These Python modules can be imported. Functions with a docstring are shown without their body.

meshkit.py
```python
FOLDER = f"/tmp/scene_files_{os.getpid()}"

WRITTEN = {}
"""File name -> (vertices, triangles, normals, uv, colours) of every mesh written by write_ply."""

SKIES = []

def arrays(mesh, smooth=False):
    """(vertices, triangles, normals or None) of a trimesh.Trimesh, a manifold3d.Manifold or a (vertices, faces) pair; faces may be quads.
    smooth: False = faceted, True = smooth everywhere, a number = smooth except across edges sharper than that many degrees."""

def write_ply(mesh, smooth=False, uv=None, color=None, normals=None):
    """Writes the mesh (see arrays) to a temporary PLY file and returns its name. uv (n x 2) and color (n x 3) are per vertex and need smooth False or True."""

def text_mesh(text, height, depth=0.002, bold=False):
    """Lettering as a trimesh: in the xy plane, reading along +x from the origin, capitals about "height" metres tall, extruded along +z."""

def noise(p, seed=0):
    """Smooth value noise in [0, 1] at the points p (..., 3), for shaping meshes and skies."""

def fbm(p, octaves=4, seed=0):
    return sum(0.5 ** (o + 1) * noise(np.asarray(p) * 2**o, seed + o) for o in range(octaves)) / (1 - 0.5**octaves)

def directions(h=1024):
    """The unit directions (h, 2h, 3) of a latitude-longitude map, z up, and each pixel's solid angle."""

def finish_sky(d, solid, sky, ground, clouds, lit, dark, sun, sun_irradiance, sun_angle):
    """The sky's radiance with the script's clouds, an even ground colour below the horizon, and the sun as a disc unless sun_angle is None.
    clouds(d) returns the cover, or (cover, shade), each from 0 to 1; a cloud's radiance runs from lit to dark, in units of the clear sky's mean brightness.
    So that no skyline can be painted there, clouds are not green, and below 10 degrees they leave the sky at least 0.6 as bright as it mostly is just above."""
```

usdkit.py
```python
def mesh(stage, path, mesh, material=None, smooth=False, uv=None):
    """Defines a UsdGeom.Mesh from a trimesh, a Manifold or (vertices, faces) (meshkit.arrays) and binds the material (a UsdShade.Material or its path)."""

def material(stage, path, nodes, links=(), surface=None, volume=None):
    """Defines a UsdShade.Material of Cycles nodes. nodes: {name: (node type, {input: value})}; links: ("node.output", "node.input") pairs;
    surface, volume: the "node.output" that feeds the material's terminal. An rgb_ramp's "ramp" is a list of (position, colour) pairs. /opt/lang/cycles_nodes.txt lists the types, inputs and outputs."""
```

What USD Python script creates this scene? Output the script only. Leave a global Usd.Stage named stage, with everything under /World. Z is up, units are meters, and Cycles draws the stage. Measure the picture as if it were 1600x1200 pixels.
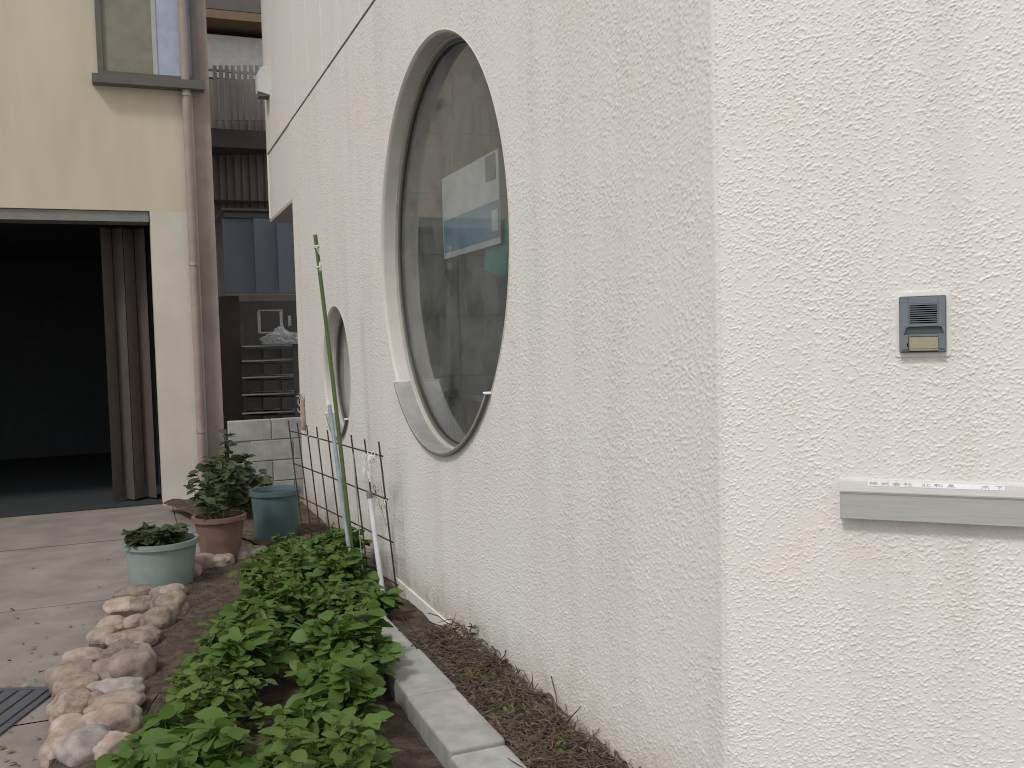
import math, random
import numpy as np, trimesh, usdkit, meshkit
import manifold3d as m3
from scipy import ndimage
from shapely.geometry import Polygon, LineString, Point, box as sbox
from shapely.ops import unary_union
from pxr import Usd, UsdGeom, UsdLux, UsdShade, Gf, Sdf

stage = Usd.Stage.CreateInMemory()
UsdGeom.SetStageUpAxis(stage, UsdGeom.Tokens.z)
UsdGeom.Xform.Define(stage, '/World'); UsdGeom.Scope.Define(stage, '/World/Looks')
rng = np.random.default_rng(7)

# ------------------------------------------------------------------ camera
EYE = 1.5
FPX, PITCH, ROLL = 1467.4, math.radians(2.746), math.radians(-1.625)
_F = np.array([0, math.cos(PITCH), -math.sin(PITCH)]); _X = np.array([1., 0, 0]); _Y = np.cross(_X, _F)
_R = _X * math.cos(ROLL) + _Y * math.sin(ROLL); _U = -_X * math.sin(ROLL) + _Y * math.cos(ROLL)
cam = UsdGeom.Camera.Define(stage, '/World/camera')
cam.AddTransformOp().Set(Gf.Matrix4d(*_R, 0, *_U, 0, *(-_F), 0, 0, 0, EYE, 1))
cam.CreateHorizontalApertureAttr(36.0); cam.CreateVerticalApertureAttr(27.0)
cam.CreateFocalLengthAttr(36.0 * FPX / 1600)
cam.CreateClippingRangeAttr(Gf.Vec2f(0.05, 2000))
cam.CreateExposureAttr(0.09)

# ------------------------------------------------------------------ sky and sun
SUN_EL, SUN_AZ = math.radians(50), math.radians(211)     # azimuth from +y clockwise: behind the camera, a little left
sun_dir = np.array([math.sin(SUN_AZ) * math.cos(SUN_EL), math.cos(SUN_AZ) * math.cos(SUN_EL), math.sin(SUN_EL)])
dome = UsdLux.DomeLight.Define(stage, '/World/sky')
sky_m = usdkit.material(stage, '/World/Looks/sky', {
    'sky': ('sky_texture', {'sky_type': 'single_scattering', 'sun_disc': False, 'sun_elevation': SUN_EL, 'sun_rotation': SUN_AZ, 'aerosol_density': 3.0}),
    'tc': ('texture_coordinate', {}),
    'n': ('noise_texture', {'scale': 2.2, 'detail': 5.0, 'roughness': 0.55}),
    'r': ('rgb_ramp', {'ramp': [(0.3, (7.6, 7.75, 8.0)), (0.7, (10.5, 10.45, 10.3))]}),
    'mix': ('mix_color', {'fac': 0.86}),
    'bg': ('background_shader', {'strength': 0.1})},
    [('tc.generated', 'n.vector'), ('n.fac', 'r.fac'), ('sky.color', 'mix.a'), ('r.color', 'mix.b'), ('mix.result', 'bg.color')], surface='bg.background')
UsdShade.MaterialBindingAPI.Apply(dome.GetPrim()).Bind(sky_m)
sun = UsdLux.DistantLight.Define(stage, '/World/sun')
sun.CreateIntensityAttr(0.4); sun.CreateAngleAttr(10.0); sun.CreateColorAttr(Gf.Vec3f(1, 0.965, 0.91))
sun.GetPrim().CreateAttribute('inputs:normalize', Sdf.ValueTypeNames.Bool).Set(True)
_z = sun_dir; _x = np.cross([0, 0, 1.], _z); _x /= np.linalg.norm(_x); _y = np.cross(_z, _x)
sun.AddTransformOp().Set(Gf.Matrix4d(*_x, 0, *_y, 0, *_z, 0, 0, 0, 20, 1))

# ------------------------------------------------------------------ helpers
used = {}
def numbered(parent, name):
    k = (parent, name); n = used.get(k, 0); used[k] = n + 1
    return name if n == 0 else f'{name}_{n:03d}'
def _data(p, label=None, cat=None, group=None, kind=None):
    for k, v in (('label', label), ('category', cat), ('group', group), ('kind', kind)):
        if v: p.SetCustomDataByKey(k, v)
def thing(name, label, cat, loc=(0, 0, 0), rotz=0.0, group=None, rot=None):
    x = UsdGeom.Xform.Define(stage, '/World/' + numbered('/World', name))
    x.AddTranslateOp().Set(Gf.Vec3d(*map(float, loc)))
    if rot is not None: x.AddRotateXYZOp().Set(Gf.Vec3f(*map(float, rot)))
    else: x.AddRotateZOp().Set(math.degrees(rotz))
    _data(x.GetPrim(), label, cat, group)
    return x.GetPrim()
def obj(name, mesh, mat, parent=None, smooth=False, label=None, cat=None, group=None, kind=None):
    base = str(parent.GetPath()) if parent is not None else '/World'
    m = usdkit.mesh(stage, base + '/' + numbered(base, name), mesh, M[mat], smooth=smooth)
    _data(m.GetPrim(), label, cat, group, kind)
    return m.GetPrim()
def dup(root, loc, rotz, label=None, group=None):
    was = root.GetCustomData(); nm = root.GetName().split('_0')[0]
    r = thing(nm, label or was['label'], was['category'], loc, rotz, group or was.get('group'))
    r.GetReferences().AddInternalReference(root.GetPath()); r.SetInstanceable(True)
    return r
cat = trimesh.util.concatenate
def bx(x0, x1, y0, y1, z0, z1):
    m = trimesh.creation.box([x1 - x0, y1 - y0, z1 - z0]); m.apply_translation([(x0 + x1) / 2, (y0 + y1) / 2, (z0 + z1) / 2]); return m
def rbx(x0, x1, y0, y1, z0, z1, r=0.01, n=10):
    s = m3.Manifold.sphere(r, n)
    pts = [s.translate((x, y, z)) for x in (x0 + r, x1 - r) for y in (y0 + r, y1 - r) for z in (z0 + r, z1 - r)]
    h = m3.Manifold.batch_hull(pts).to_mesh()
    return trimesh.Trimesh(h.vert_properties[:, :3], h.tri_verts)
def frame(pos, X, Y, Z, mesh):
    T = np.eye(4); T[:3, 0], T[:3, 1], T[:3, 2], T[:3, 3] = X, Y, Z, pos
    mesh = mesh.copy(); mesh.apply_transform(T); return mesh
def tube(pts, r, n=8, cap=True):
    pts = np.asarray(pts, float); r = np.broadcast_to(np.asarray(r, float), len(pts))
    t = np.gradient(pts, axis=0); t /= np.linalg.norm(t, axis=1)[:, None] + 1e-12
    ref = np.array([0.31, 0.52, 0.8]) if abs(t[0] @ np.array([0.31, 0.52, 0.8])) < 0.9 else np.array([1., 0, 0])
    V = []
    for i in range(len(pts)):
        u = np.cross(t[i], ref); u /= np.linalg.norm(u); w = np.cross(t[i], u)
        an = np.arange(n) * 2 * np.pi / n
        V.append(pts[i] + r[i] * (np.cos(an)[:, None] * u + np.sin(an)[:, None] * w))
    V = np.vstack(V); Fs = []
    for i in range(len(pts) - 1):
        for k in range(n):
            a_, b_, c_, d_ = i * n + k, i * n + (k + 1) % n, (i + 1) * n + (k + 1) % n, (i + 1) * n + k
            Fs += [[a_, b_, c_], [a_, c_, d_]]
    if cap:
        for k in range(1, n - 1):
            Fs += [[0, k + 1, k], [(len(pts) - 1) * n, (len(pts) - 1) * n + k, (len(pts) - 1) * n + k + 1]]
    m = trimesh.Trimesh(V, Fs, process=False)
    if len(m.faces) and m.volume < 0: m.invert()
    return m
def lathe(prof, n=40):
    prof = np.asarray(prof, float); an = np.arange(n) * 2 * np.pi / n
    V = np.stack([prof[:, 0][:, None] * np.cos(an), prof[:, 0][:, None] * np.sin(an), np.repeat(prof[:, 1][:, None], n, 1)], -1).reshape(-1, 3)
    F_ = []
    for i in range(len(prof) - 1):
        for k in range(n):
            a_, b_, c_, d_ = i * n + k, i * n + (k + 1) % n, (i + 1) * n + (k + 1) % n, (i + 1) * n + k
            F_ += [[a_, b_, c_], [a_, c_, d_]]
    return trimesh.Trimesh(V, F_, process=False)
def ray(px, py): return _F + (px - 800) / FPX * _R - (py - 600) / FPX * _U
def ground(px, py, z=0.0):
    d = ray(px, py); k = (z - EYE) / d[2]; return np.array([0, 0, EYE]) + k * d
def at_depth(px, py, y):
    d = ray(px, py); return np.array([0, 0, EYE]) + d * (y / d[1])

# frames of the building: A along the long wall (away), N its outward normal, B along the corner face (to the right), N2 its normal
S = 1.35
PSI, PSI2 = math.radians(21.96), math.radians(65.80)
A = np.array([-math.sin(PSI), math.cos(PSI), 0]); N = np.array([-math.cos(PSI), -math.sin(PSI), 0])
B = np.array([math.sin(PSI2), -math.cos(PSI2), 0]); N2 = np.array([-math.cos(PSI2), -math.sin(PSI2), 0])
E_ = -N
Z = np.array([0, 0, 1.])
TC = 1.4588 * S                                   # the corner along the long wall
def wall(t, z, out=0.0): return S * (-N) + t * A + out * N + np.array([0, 0, z])
CORNER = wall(TC, 0)
def face(b, z, out=0.0): return CORNER + b * B + out * N2 + np.array([0, 0, z])
def on_wall(px, py, out=0.0):
    d = ray(px, py); k = -(S - out) / (d @ N); q = np.array([0, 0, EYE]) + k * d; return q @ A, q[2]
SOIL = 0.12

# ------------------------------------------------------------------ materials
M = {}
def mat(name, nodes, links, surface='p.BSDF', volume=None):
    M[name] = usdkit.material(stage, '/World/Looks/' + name, nodes, links, surface=surface, volume=volume)
def varied(name, c1, c2, scale=6, rough=0.8, detail=5, bump=0.0, bscale=60, bdist=0.005, spec=0.3, metal=0.0, lo=0.35, hi=0.65, rnd=0.0, stretch=None):
    nodes = {'g': ('geometry', {}), 'n': ('noise_texture', {'scale': scale, 'detail': detail, 'roughness': 0.6}),
             'r': ('rgb_ramp', {'ramp': [(lo, c1), (hi, c2)]}),
             'p': ('principled_bsdf', {'roughness': rough, 'specular_ior_level': spec, 'metallic': metal})}
    L = [('n.fac', 'r.fac'), ('r.color', 'p.base_color')]
    if stretch:
        nodes['m'] = ('mapping', {'scale': stretch}); L += [('g.position', 'm.vector'), ('m.vector', 'n.vector')]
    else: L += [('g.position', 'n.vector')]
    if rnd:
        nodes['o'] = ('object_info', {}); nodes['mr'] = ('map_range', {'from_min': 0.0, 'from_max': 1.0, 'to_min': 1 - rnd, 'to_max': 1 + rnd})
        nodes['h'] = ('hsv', {}); L.remove(('r.color', 'p.base_color'))
        L += [('o.random', 'mr.value'), ('mr.result', 'h.value'), ('r.color', 'h.color'), ('h.color', 'p.base_color')]
    if bump:
        nodes['bn'] = ('noise_texture', {'scale': bscale, 'detail': 4.0}); nodes['b'] = ('bump', {'strength': bump, 'distance': bdist})
        L += [('g.position', 'bn.vector'), ('bn.fac', 'b.height'), ('b.normal', 'p.normal')]
    mat(name, nodes, L)
def plain(name, c, rough=0.5, spec=0.4, metal=0.0, **k):
    v = np.array(c); varied(name, tuple(v * 0.9), tuple(np.minimum(v * 1.08, 1)), scale=9, rough=rough, spec=spec, metal=metal, **k)

def stucco(name, coarse):
    nodes = {'g': ('geometry', {}),
             'n1': ('noise_texture', {'scale': 1.3, 'detail': 4.0, 'roughness': 0.55}), 'r1': ('rgb_ramp', {'ramp': [(0.3, (0.685, 0.655, 0.612)), (0.5, (0.70, 0.681, 0.643)), (0.72, (0.69, 0.685, 0.65))]}),
             'ms': ('mapping', {'scale': (4.0, 4.0, 0.3)}), 'n2': ('noise_texture', {'scale': 1.4, 'detail': 6.0, 'roughness': 0.65}), 'r2': ('rgb_ramp', {'ramp': [(0.28, (0.915, 0.91, 0.895)), (0.52, (1, 1, 1))]}),
             'mx': ('mix_color', {'blend_type': 'multiply', 'fac': 1.0 if not coarse else 0.5}),
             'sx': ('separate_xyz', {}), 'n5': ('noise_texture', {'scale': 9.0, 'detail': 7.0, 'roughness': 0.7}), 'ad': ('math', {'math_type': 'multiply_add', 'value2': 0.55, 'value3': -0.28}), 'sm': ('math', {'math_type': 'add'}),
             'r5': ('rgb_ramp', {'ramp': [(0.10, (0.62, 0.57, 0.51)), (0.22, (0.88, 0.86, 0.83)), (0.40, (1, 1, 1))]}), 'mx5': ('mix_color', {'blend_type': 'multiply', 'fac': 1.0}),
             'n3': ('noise_texture', {'scale': 330.0, 'detail': 3.0}), 'bp': ('bump', {'strength': 0.5, 'distance': 0.0014}),
             'p': ('principled_bsdf', {'roughness': 0.55, 'specular_ior_level': 0.4})}
    L = [('g.position', 'n1.vector'), ('n1.fac', 'r1.fac'), ('g.position', 'ms.vector'), ('ms.vector', 'n2.vector'), ('n2.fac', 'r2.fac'),
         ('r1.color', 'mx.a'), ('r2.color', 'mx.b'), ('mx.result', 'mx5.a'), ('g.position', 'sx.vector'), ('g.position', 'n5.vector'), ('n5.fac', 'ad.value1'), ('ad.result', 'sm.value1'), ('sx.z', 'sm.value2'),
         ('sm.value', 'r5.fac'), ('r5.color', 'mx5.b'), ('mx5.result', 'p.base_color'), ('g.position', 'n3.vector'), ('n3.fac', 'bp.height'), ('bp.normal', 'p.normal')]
    L = [(a_.replace('ad.result', 'ad.value'), b_) for a_, b_ in L]
    if coarse:
        nodes['n4'] = ('noise_texture', {'scale': 95.0, 'detail': 2.0}); nodes['r4'] = ('rgb_ramp', {'ramp': [(0.5, (0, 0, 0)), (0.72, (1, 1, 1))]})
        nodes['b4'] = ('bump', {'strength': 0.8, 'distance': 0.003})
        L += [('g.position', 'n4.vector'), ('n4.fac', 'r4.fac'), ('r4.color', 'b4.height'), ('bp.normal', 'b4.normal')]
        L.remove(('bp.normal', 'p.normal')); L.append(('b4.normal', 'p.normal'))
    mat(name, nodes, L)
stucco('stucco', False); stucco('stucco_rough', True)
varied('reveal_paint', (0.50, 0.48, 0.43), (0.56, 0.54, 0.49), scale=5, rough=0.6, bump=0.15, bscale=200, bdist=0.002)
plain('groove_seal', (0.20, 0.19, 0.165), rough=0.8)
plain('bead', (0.70, 0.675, 0.625), rough=0.6)
plain('bronze_frame', (0.13, 0.125, 0.115), rough=0.35, spec=0.5, metal=0.4)
plain('frame_lip', (0.40, 0.385, 0.345), rough=0.45)
plain('gasket', (0.02, 0.02, 0.02), rough=0.6)
varied('flashing', (0.58, 0.57, 0.56), (0.68, 0.67, 0.66), scale=14, rough=0.3, spec=0.5, metal=0.75)
plain('flashing_edge', (0.10, 0.10, 0.10), rough=0.5)
plain('white_clip', (0.78, 0.77, 0.73), rough=0.4)
mat('pane', {'f': ('fresnel', {'IOR': 1.5}), 't': ('transparent_bsdf', {'color': (0.91, 0.935, 0.93)}), 'gl': ('glossy_bsdf', {'roughness': 0.05, 'color': (0.95, 0.97, 0.97)}), 'm': ('mix_closure', {}),
             'g': ('geometry', {}), 'n': ('noise_texture', {'scale': 3.5, 'detail': 8.0, 'roughness': 0.7}), 'mr': ('map_range', {'from_min': 0.35, 'from_max': 0.75, 'to_min': 0.02, 'to_max': 0.11, 'clamp': True}), 'd': ('diffuse_bsdf', {'color': (0.62, 0.61, 0.58)}), 'm2': ('mix_closure', {})},
    [('f.fac', 'm.fac'), ('t.BSDF', 'm.closure1'), ('gl.BSDF', 'm.closure2'), ('g.position', 'n.vector'), ('n.fac', 'mr.value'), ('mr.result', 'm2.fac'), ('m.closure', 'm2.closure1'), ('d.BSDF', 'm2.closure2')], surface='m2.closure')
varied('concrete', (0.165, 0.145, 0.127), (0.28, 0.25, 0.22), scale=3.2, rough=0.9, detail=12, bump=0.4, bscale=160, bdist=0.004, lo=0.25, hi=0.75, rnd=0.05)
varied('ground_far', (0.16, 0.155, 0.14), (0.22, 0.21, 0.19), scale=0.6, rough=0.95)
varied('soil', (0.045, 0.033, 0.024), (0.11, 0.082, 0.06), scale=14, rough=0.95, detail=8, bump=0.8, bscale=45, bdist=0.02)
varied('kerb_concrete', (0.25, 0.25, 0.235), (0.36, 0.355, 0.335), scale=8, rough=0.9, detail=7, bump=0.35, bscale=120, bdist=0.004, rnd=0.12)
varied('stone_pink', (0.22, 0.165, 0.135), (0.36, 0.29, 0.245), scale=13, rough=0.9, detail=7, bump=0.5, bscale=60, bdist=0.006, rnd=0.25)
varied('stone_brown', (0.15, 0.115, 0.09), (0.29, 0.235, 0.19), scale=22, rough=0.92, detail=10, bump=0.7, bscale=80, bdist=0.006, rnd=0.25)
varied('stone_grey', (0.20, 0.18, 0.165), (0.34, 0.31, 0.285), scale=15, rough=0.9, detail=7, bump=0.5, bscale=60, bdist=0.006, rnd=0.25)
varied('house_beige', (0.47, 0.415, 0.315), (0.545, 0.485, 0.38), scale=2.0, stretch=(1.6, 1.6, 0.35), lo=0.3, hi=0.7, rough=0.85, bump=0.2, bscale=120, bdist=0.003)
varied('pier_beige', (0.50, 0.47, 0.41), (0.56, 0.53, 0.465), scale=2, rough=0.85, bump=0.2, bscale=120, bdist=0.003)
varied('pipe_tan', (0.27, 0.22, 0.19), (0.33, 0.275, 0.24), scale=5, rough=0.5)
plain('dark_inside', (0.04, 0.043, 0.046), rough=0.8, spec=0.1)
plain('shutter_box', (0.19, 0.19, 0.17), rough=0.5)
plain('brown_wood', (0.075, 0.06, 0.055), rough=0.7)
plain('aluminium', (0.36, 0.355, 0.34), rough=0.4, metal=0.5)
plain('dark_frame', (0.10, 0.095, 0.085), rough=0.4)
plain('curtain_olive', (0.22, 0.215, 0.165), rough=0.9, spec=0.1)
plain('curtain_blue', (0.36, 0.40, 0.50), rough=0.9, spec=0.1)
plain('roof_tile', (0.10, 0.085, 0.08), rough=0.6)
varied('mauve_siding', (0.14, 0.118, 0.112), (0.19, 0.162, 0.152), scale=3, rough=0.8, stretch=(4, 4, 0.4))
plain('white_wall', (0.62, 0.60, 0.60), rough=0.8)
plain('eaves_brown', (0.16, 0.105, 0.06), rough=0.7)
plain('rail_grey', (0.20, 0.185, 0.18), rough=0.5)
varied('bluegrey_steel', (0.19, 0.22, 0.275), (0.23, 0.26, 0.32), scale=3, rough=0.5, stretch=(1, 1, 0.5))
plain('rack_board', (0.66, 0.64, 0.61), rough=0.7)
plain('rack_steel', (0.12, 0.12, 0.12), rough=0.5)
plain('crate_dark', (0.13, 0.13, 0.126), rough=0.6)
mat('clear_film', {'f': ('fresnel', {'IOR': 1.45}), 't': ('transparent_bsdf', {'color': (0.9, 0.92, 0.93)}), 'd': ('principled_bsdf', {'base_color': (0.78, 0.80, 0.83), 'roughness': 0.2}), 'm': ('mix_closure', {'fac': 0.7})},
    [('t.BSDF', 'm.closure1'), ('d.BSDF', 'm.closure2')], surface='m.closure')
varied('block_concrete', (0.27, 0.265, 0.255), (0.37, 0.36, 0.35), scale=9, rough=0.92, detail=7, bump=0.4, bscale=110, bdist=0.004, rnd=0.1)
varied('green_stake', (0.062, 0.095, 0.024), (0.085, 0.125, 0.034), scale=30, rough=0.45, spec=0.5)
varied('grey_pipe', (0.21, 0.26, 0.29), (0.29, 0.34, 0.37), scale=20, rough=0.4, spec=0.5)
plain('white_pipe', (0.60, 0.61, 0.63), rough=0.35, spec=0.5)
plain('pipe_cap', (0.17, 0.17, 0.175), rough=0.5)
varied('rusty_rod', (0.035, 0.026, 0.024), (0.085, 0.06, 0.05), scale=60, rough=0.7, metal=0.2)
plain('thin_green', (0.16, 0.24, 0.12), rough=0.5)
mat('white_string', {'p': ('principled_bsdf', {'base_color': (0.80, 0.80, 0.78), 'roughness': 0.5}), 't': ('translucent_bsdf', {'color': (0.7, 0.7, 0.68)}), 'm': ('mix_closure', {'fac': 0.3})},
    [('p.BSDF', 'm.closure1'), ('t.BSDF', 'm.closure2')], surface='m.closure')
varied('dry_straw', (0.10, 0.070, 0.045), (0.26, 0.20, 0.14), scale=30, rough=0.85)
varied('dry_twig', (0.05, 0.034, 0.026), (0.13, 0.09, 0.07), scale=40, rough=0.85)
plain('pale_branch', (0.33, 0.27, 0.215), rough=0.85)
def leafmat(name, c1, c2):
    mat(name, {'g': ('geometry', {}), 'mr': ('map_range', {'from_min': 0.0, 'from_max': 1.0, 'to_min': 0.6, 'to_max': 1.35}), 'n': ('noise_texture', {'scale': 5.0, 'detail': 3.0}), 'r': ('rgb_ramp', {'ramp': [(0.35, c1), (0.65, c2)]}), 'hu': ('rgb_ramp', {'ramp': [(0.0, (0.508,) * 3), (0.8, (0.488,) * 3), (0.93, (0.465,) * 3), (0.97, (0.42,) * 3)]}),
               'h': ('hsv', {}), 'p': ('principled_bsdf', {'roughness': 0.5, 'specular_ior_level': 0.35}), 't': ('translucent_bsdf', {}), 'm': ('mix_closure', {'fac': 0.35})},
        [('g.random_per_island', 'mr.value'), ('g.random_per_island', 'hu.fac'), ('hu.color', 'h.hue'), ('mr.result', 'h.value'), ('g.position', 'n.vector'), ('n.fac', 'r.fac'), ('r.color', 'h.color'), ('h.color', 'p.base_color'), ('h.color', 't.color'), ('p.BSDF', 'm.closure1'), ('t.BSDF', 'm.closure2')], surface='m.closure')
leafmat('leaf_green', (0.12, 0.225, 0.04), (0.195, 0.32, 0.066))
leafmat('leaf_olive', (0.085, 0.115, 0.045), (0.15, 0.18, 0.08))
leafmat('leaf_light', (0.15, 0.235, 0.045), (0.23, 0.31, 0.075))
plain('stem_green', (0.08, 0.12, 0.04), rough=0.6)
plain('teal_plastic', (0.065, 0.115, 0.12), rough=0.4)
plain('pale_teal', (0.22, 0.275, 0.26), rough=0.45)
varied('terracotta', (0.15, 0.09, 0.068), (0.20, 0.125, 0.095), scale=12, rough=0.85)
plain('iron_plate', (0.10, 0.105, 0.125), rough=0.55, metal=0.3)
varied('intercom_grey', (0.135, 0.155, 0.175), (0.165, 0.185, 0.205), scale=40, rough=0.42, spec=0.45)
plain('intercom_edge', (0.075, 0.085, 0.095), rough=0.45)
plain('intercom_dark', (0.07, 0.085, 0.092), rough=0.3)
plain('slot_black', (0.012, 0.012, 0.014), rough=0.7, spec=0.1)
varied('button_beige', (0.30, 0.275, 0.19), (0.34, 0.315, 0.22), scale=60, rough=0.5)
varied('caulk', (0.68, 0.67, 0.64), (0.75, 0.74, 0.71), scale=40, rough=0.5)
varied('steel_hood', (0.55, 0.54, 0.53), (0.61, 0.60, 0.59), scale=10, rough=0.38, metal=0.6, stretch=(1, 1, 30))
varied('steel_flap', (0.47, 0.47, 0.455), (0.54, 0.54, 0.525), scale=10, rough=0.4, metal=0.5, stretch=(1, 1, 30))
plain('label_white', (0.62, 0.63, 0.65), rough=0.4)
plain('ink_grey', (0.27, 0.27, 0.29), rough=0.6)
plain('room_wall', (0.58, 0.58, 0.55), rough=0.85)
plain('room_tile', (0.64, 0.64, 0.60), rough=0.35, rnd=0.06)
plain('room_floor', (0.30, 0.27, 0.24), rough=0.6)
plain('poster_paper', (0.80, 0.84, 0.87), rough=0.4)
plain('poster_blue', (0.20, 0.40, 0.52), rough=0.4)
plain('poster_ink', (0.26, 0.28, 0.31), rough=0.5)
plain('teal_card', (0.08, 0.34, 0.28), rough=0.5)
plain('machine_black', (0.02, 0.022, 0.025), rough=0.4)
plain('desk_grey', (0.34, 0.34, 0.33), rough=0.5)
plain('cushion_red', (0.20, 0.055, 0.055), rough=0.9)
plain('vent_white', (0.55, 0.55, 0.54), rough=0.5)
plain('curtain_pale', (0.72, 0.75, 0.74), rough=0.9, spec=0.1)

# ------------------------------------------------------------------ the ground
def sheet(poly, z, cell=None, bumpy=0.0, seed=0):
    P = Polygon(poly)
    v, f = trimesh.creation.triangulate_polygon(P, engine='earcut')
    m = trimesh.Trimesh(np.c_[v, np.full(len(v), z)], f, process=False)
    if m.face_normals[:, 2].mean() < 0: m.invert()
    if cell:
        for _ in range(12):
            if m.edges_unique_length.max() < cell: break
            m = m.subdivide() if len(m.faces) < 60000 else m
        q = m.vertices; q[:, 2] += bumpy * (meshkit.fbm(np.c_[q[:, :2] * 6, np.zeros(len(q))], 4, seed) - 0.5)
        m.vertices = q
    return m
obj('ground', sheet([(-300, -300), (300, -300), (300, 300), (-300, 300)], -0.012), 'ground_far', kind='structure')
yp = stage.DefinePrim('/World/yard_paving', 'Xform'); _data(yp, kind='structure')
_q = np.array([E_[:2], A[:2]])
for i in range(-7, 5):
    for j in range(-2, 8):
        c0 = np.array([0.3, 0.42]) + np.array([i * 1.5, j * 1.9])
        q = [c0, c0 + [1.49, 0], c0 + [1.49, 1.89], c0 + [0, 1.89]]
        obj('slab', sheet([p_ @ _q for p_ in q], rng.uniform(-0.002, 0.002)), 'concrete', yp)

# ------------------------------------------------------------------ the stucco building
GROOVE = EYE + 1.4235 * S; WEND = 6.17 * S; UEND = 7.25 * S; SOFFIT = EYE + 0.945 * S; TOP = 7.2
BT, BH, BR = 3.1915 * S, EYE + 0.3252 * S, 0.7288 * S
ST, SH, SR = 4.963 * S, EYE - 0.1502 * S, 0.3509 * S
bld = thing('stucco_building', 'off-white rough stucco building with round windows and an angled corner', 'building')

# relief of the sprayed stucco, unrolled along u (negative: long wall, positive: corner face)
RES = 0.0014
U0, U1, V0, V1 = -(WEND - TC) - 0.05, 0.85, -0.05, GROOVE + 0.05
nu, nv = int((U1 - U0) / RES), int((V1 - V0) / RES)
def gnoise(su, sv, seed):
    g = ndimage.gaussian_filter(np.random.default_rng(seed).standard_normal((nv, nu)).astype(np.float32), (sv / RES, su / RES), mode='wrap', truncate=3)
    return g / g.std()
def sst(x, a, b): x = np.clip((x - a) / (b - a), 0, 1); return x * x * (3 - 2 * x)
def dabs(per_m2, su, sv, ang, seed):
    """Separate dabs of thrown render: one small stretched bump each, of uneven strength."""
    rg = np.random.default_rng(seed); n_ = int(per_m2 * (U1 - U0) * (V1 - V0))
    im = np.zeros((nv, nu), np.float32)
    np.add.at(im, (rg.integers(0, nv, n_), rg.integers(0, nu, n_)), rg.gamma(2.2, 0.45, n_).astype(np.float32))
    k_ = int(3.2 * max(su, sv) / RES) + 1; yy, xx = np.mgrid[-k_:k_ + 1, -k_:k_ + 1] * RES
    c_, s_ = math.cos(ang), math.sin(ang); p_, q_ = xx * c_ + yy * s_, -xx * s_ + yy * c_
    from scipy.signal import fftconvolve
    return fftconvolve(im, np.exp(-0.5 * ((p_ / su) ** 2 + (q_ / sv) ** 2)).astype(np.float32), mode='same')
big = ndimage.zoom(np.random.default_rng(3).standard_normal((nv // 60 + 2, nu // 60 + 2)), 60, order=1)[:nv, :nu].astype(np.float32)
big = ndimage.gaussian_filter(big, 20)
d_ = dabs(21000, 0.0014, 0.0013, 0, 1) + dabs(7500, 0.0023, 0.0012, 0.35, 2) + dabs(7000, 0.0021, 0.0012, -0.6, 4)
relief = 0.0026 * (1 - np.exp(-np.maximum(d_ * (0.85 + 0.28 * big) - 0.32, 0) * 1.1)) + 0.00010 * gnoise(0.0013, 0.0013, 2)
del d_, big
def columns():
    us, u = [0.0], 0.0
    while u > U0 + 0.05:
        s = -u; u -= 0.0031 + 0.0018 * min(s, 6.5); us.append(u)
    us[-1] = -(WEND - TC)
    return np.array(us)[::-1]
IB0, IB1, IZ0, IZ1 = 0.3072 * S, 0.3795 * S, EYE - 0.0422 * S, EYE + 0.0526 * S
MB0, MB1, MZ0, MZ1 = 0.2099 * S, 0.2099 * S + 0.40, EYE - 0.3267 * S, EYE - 0.2625 * S
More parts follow.
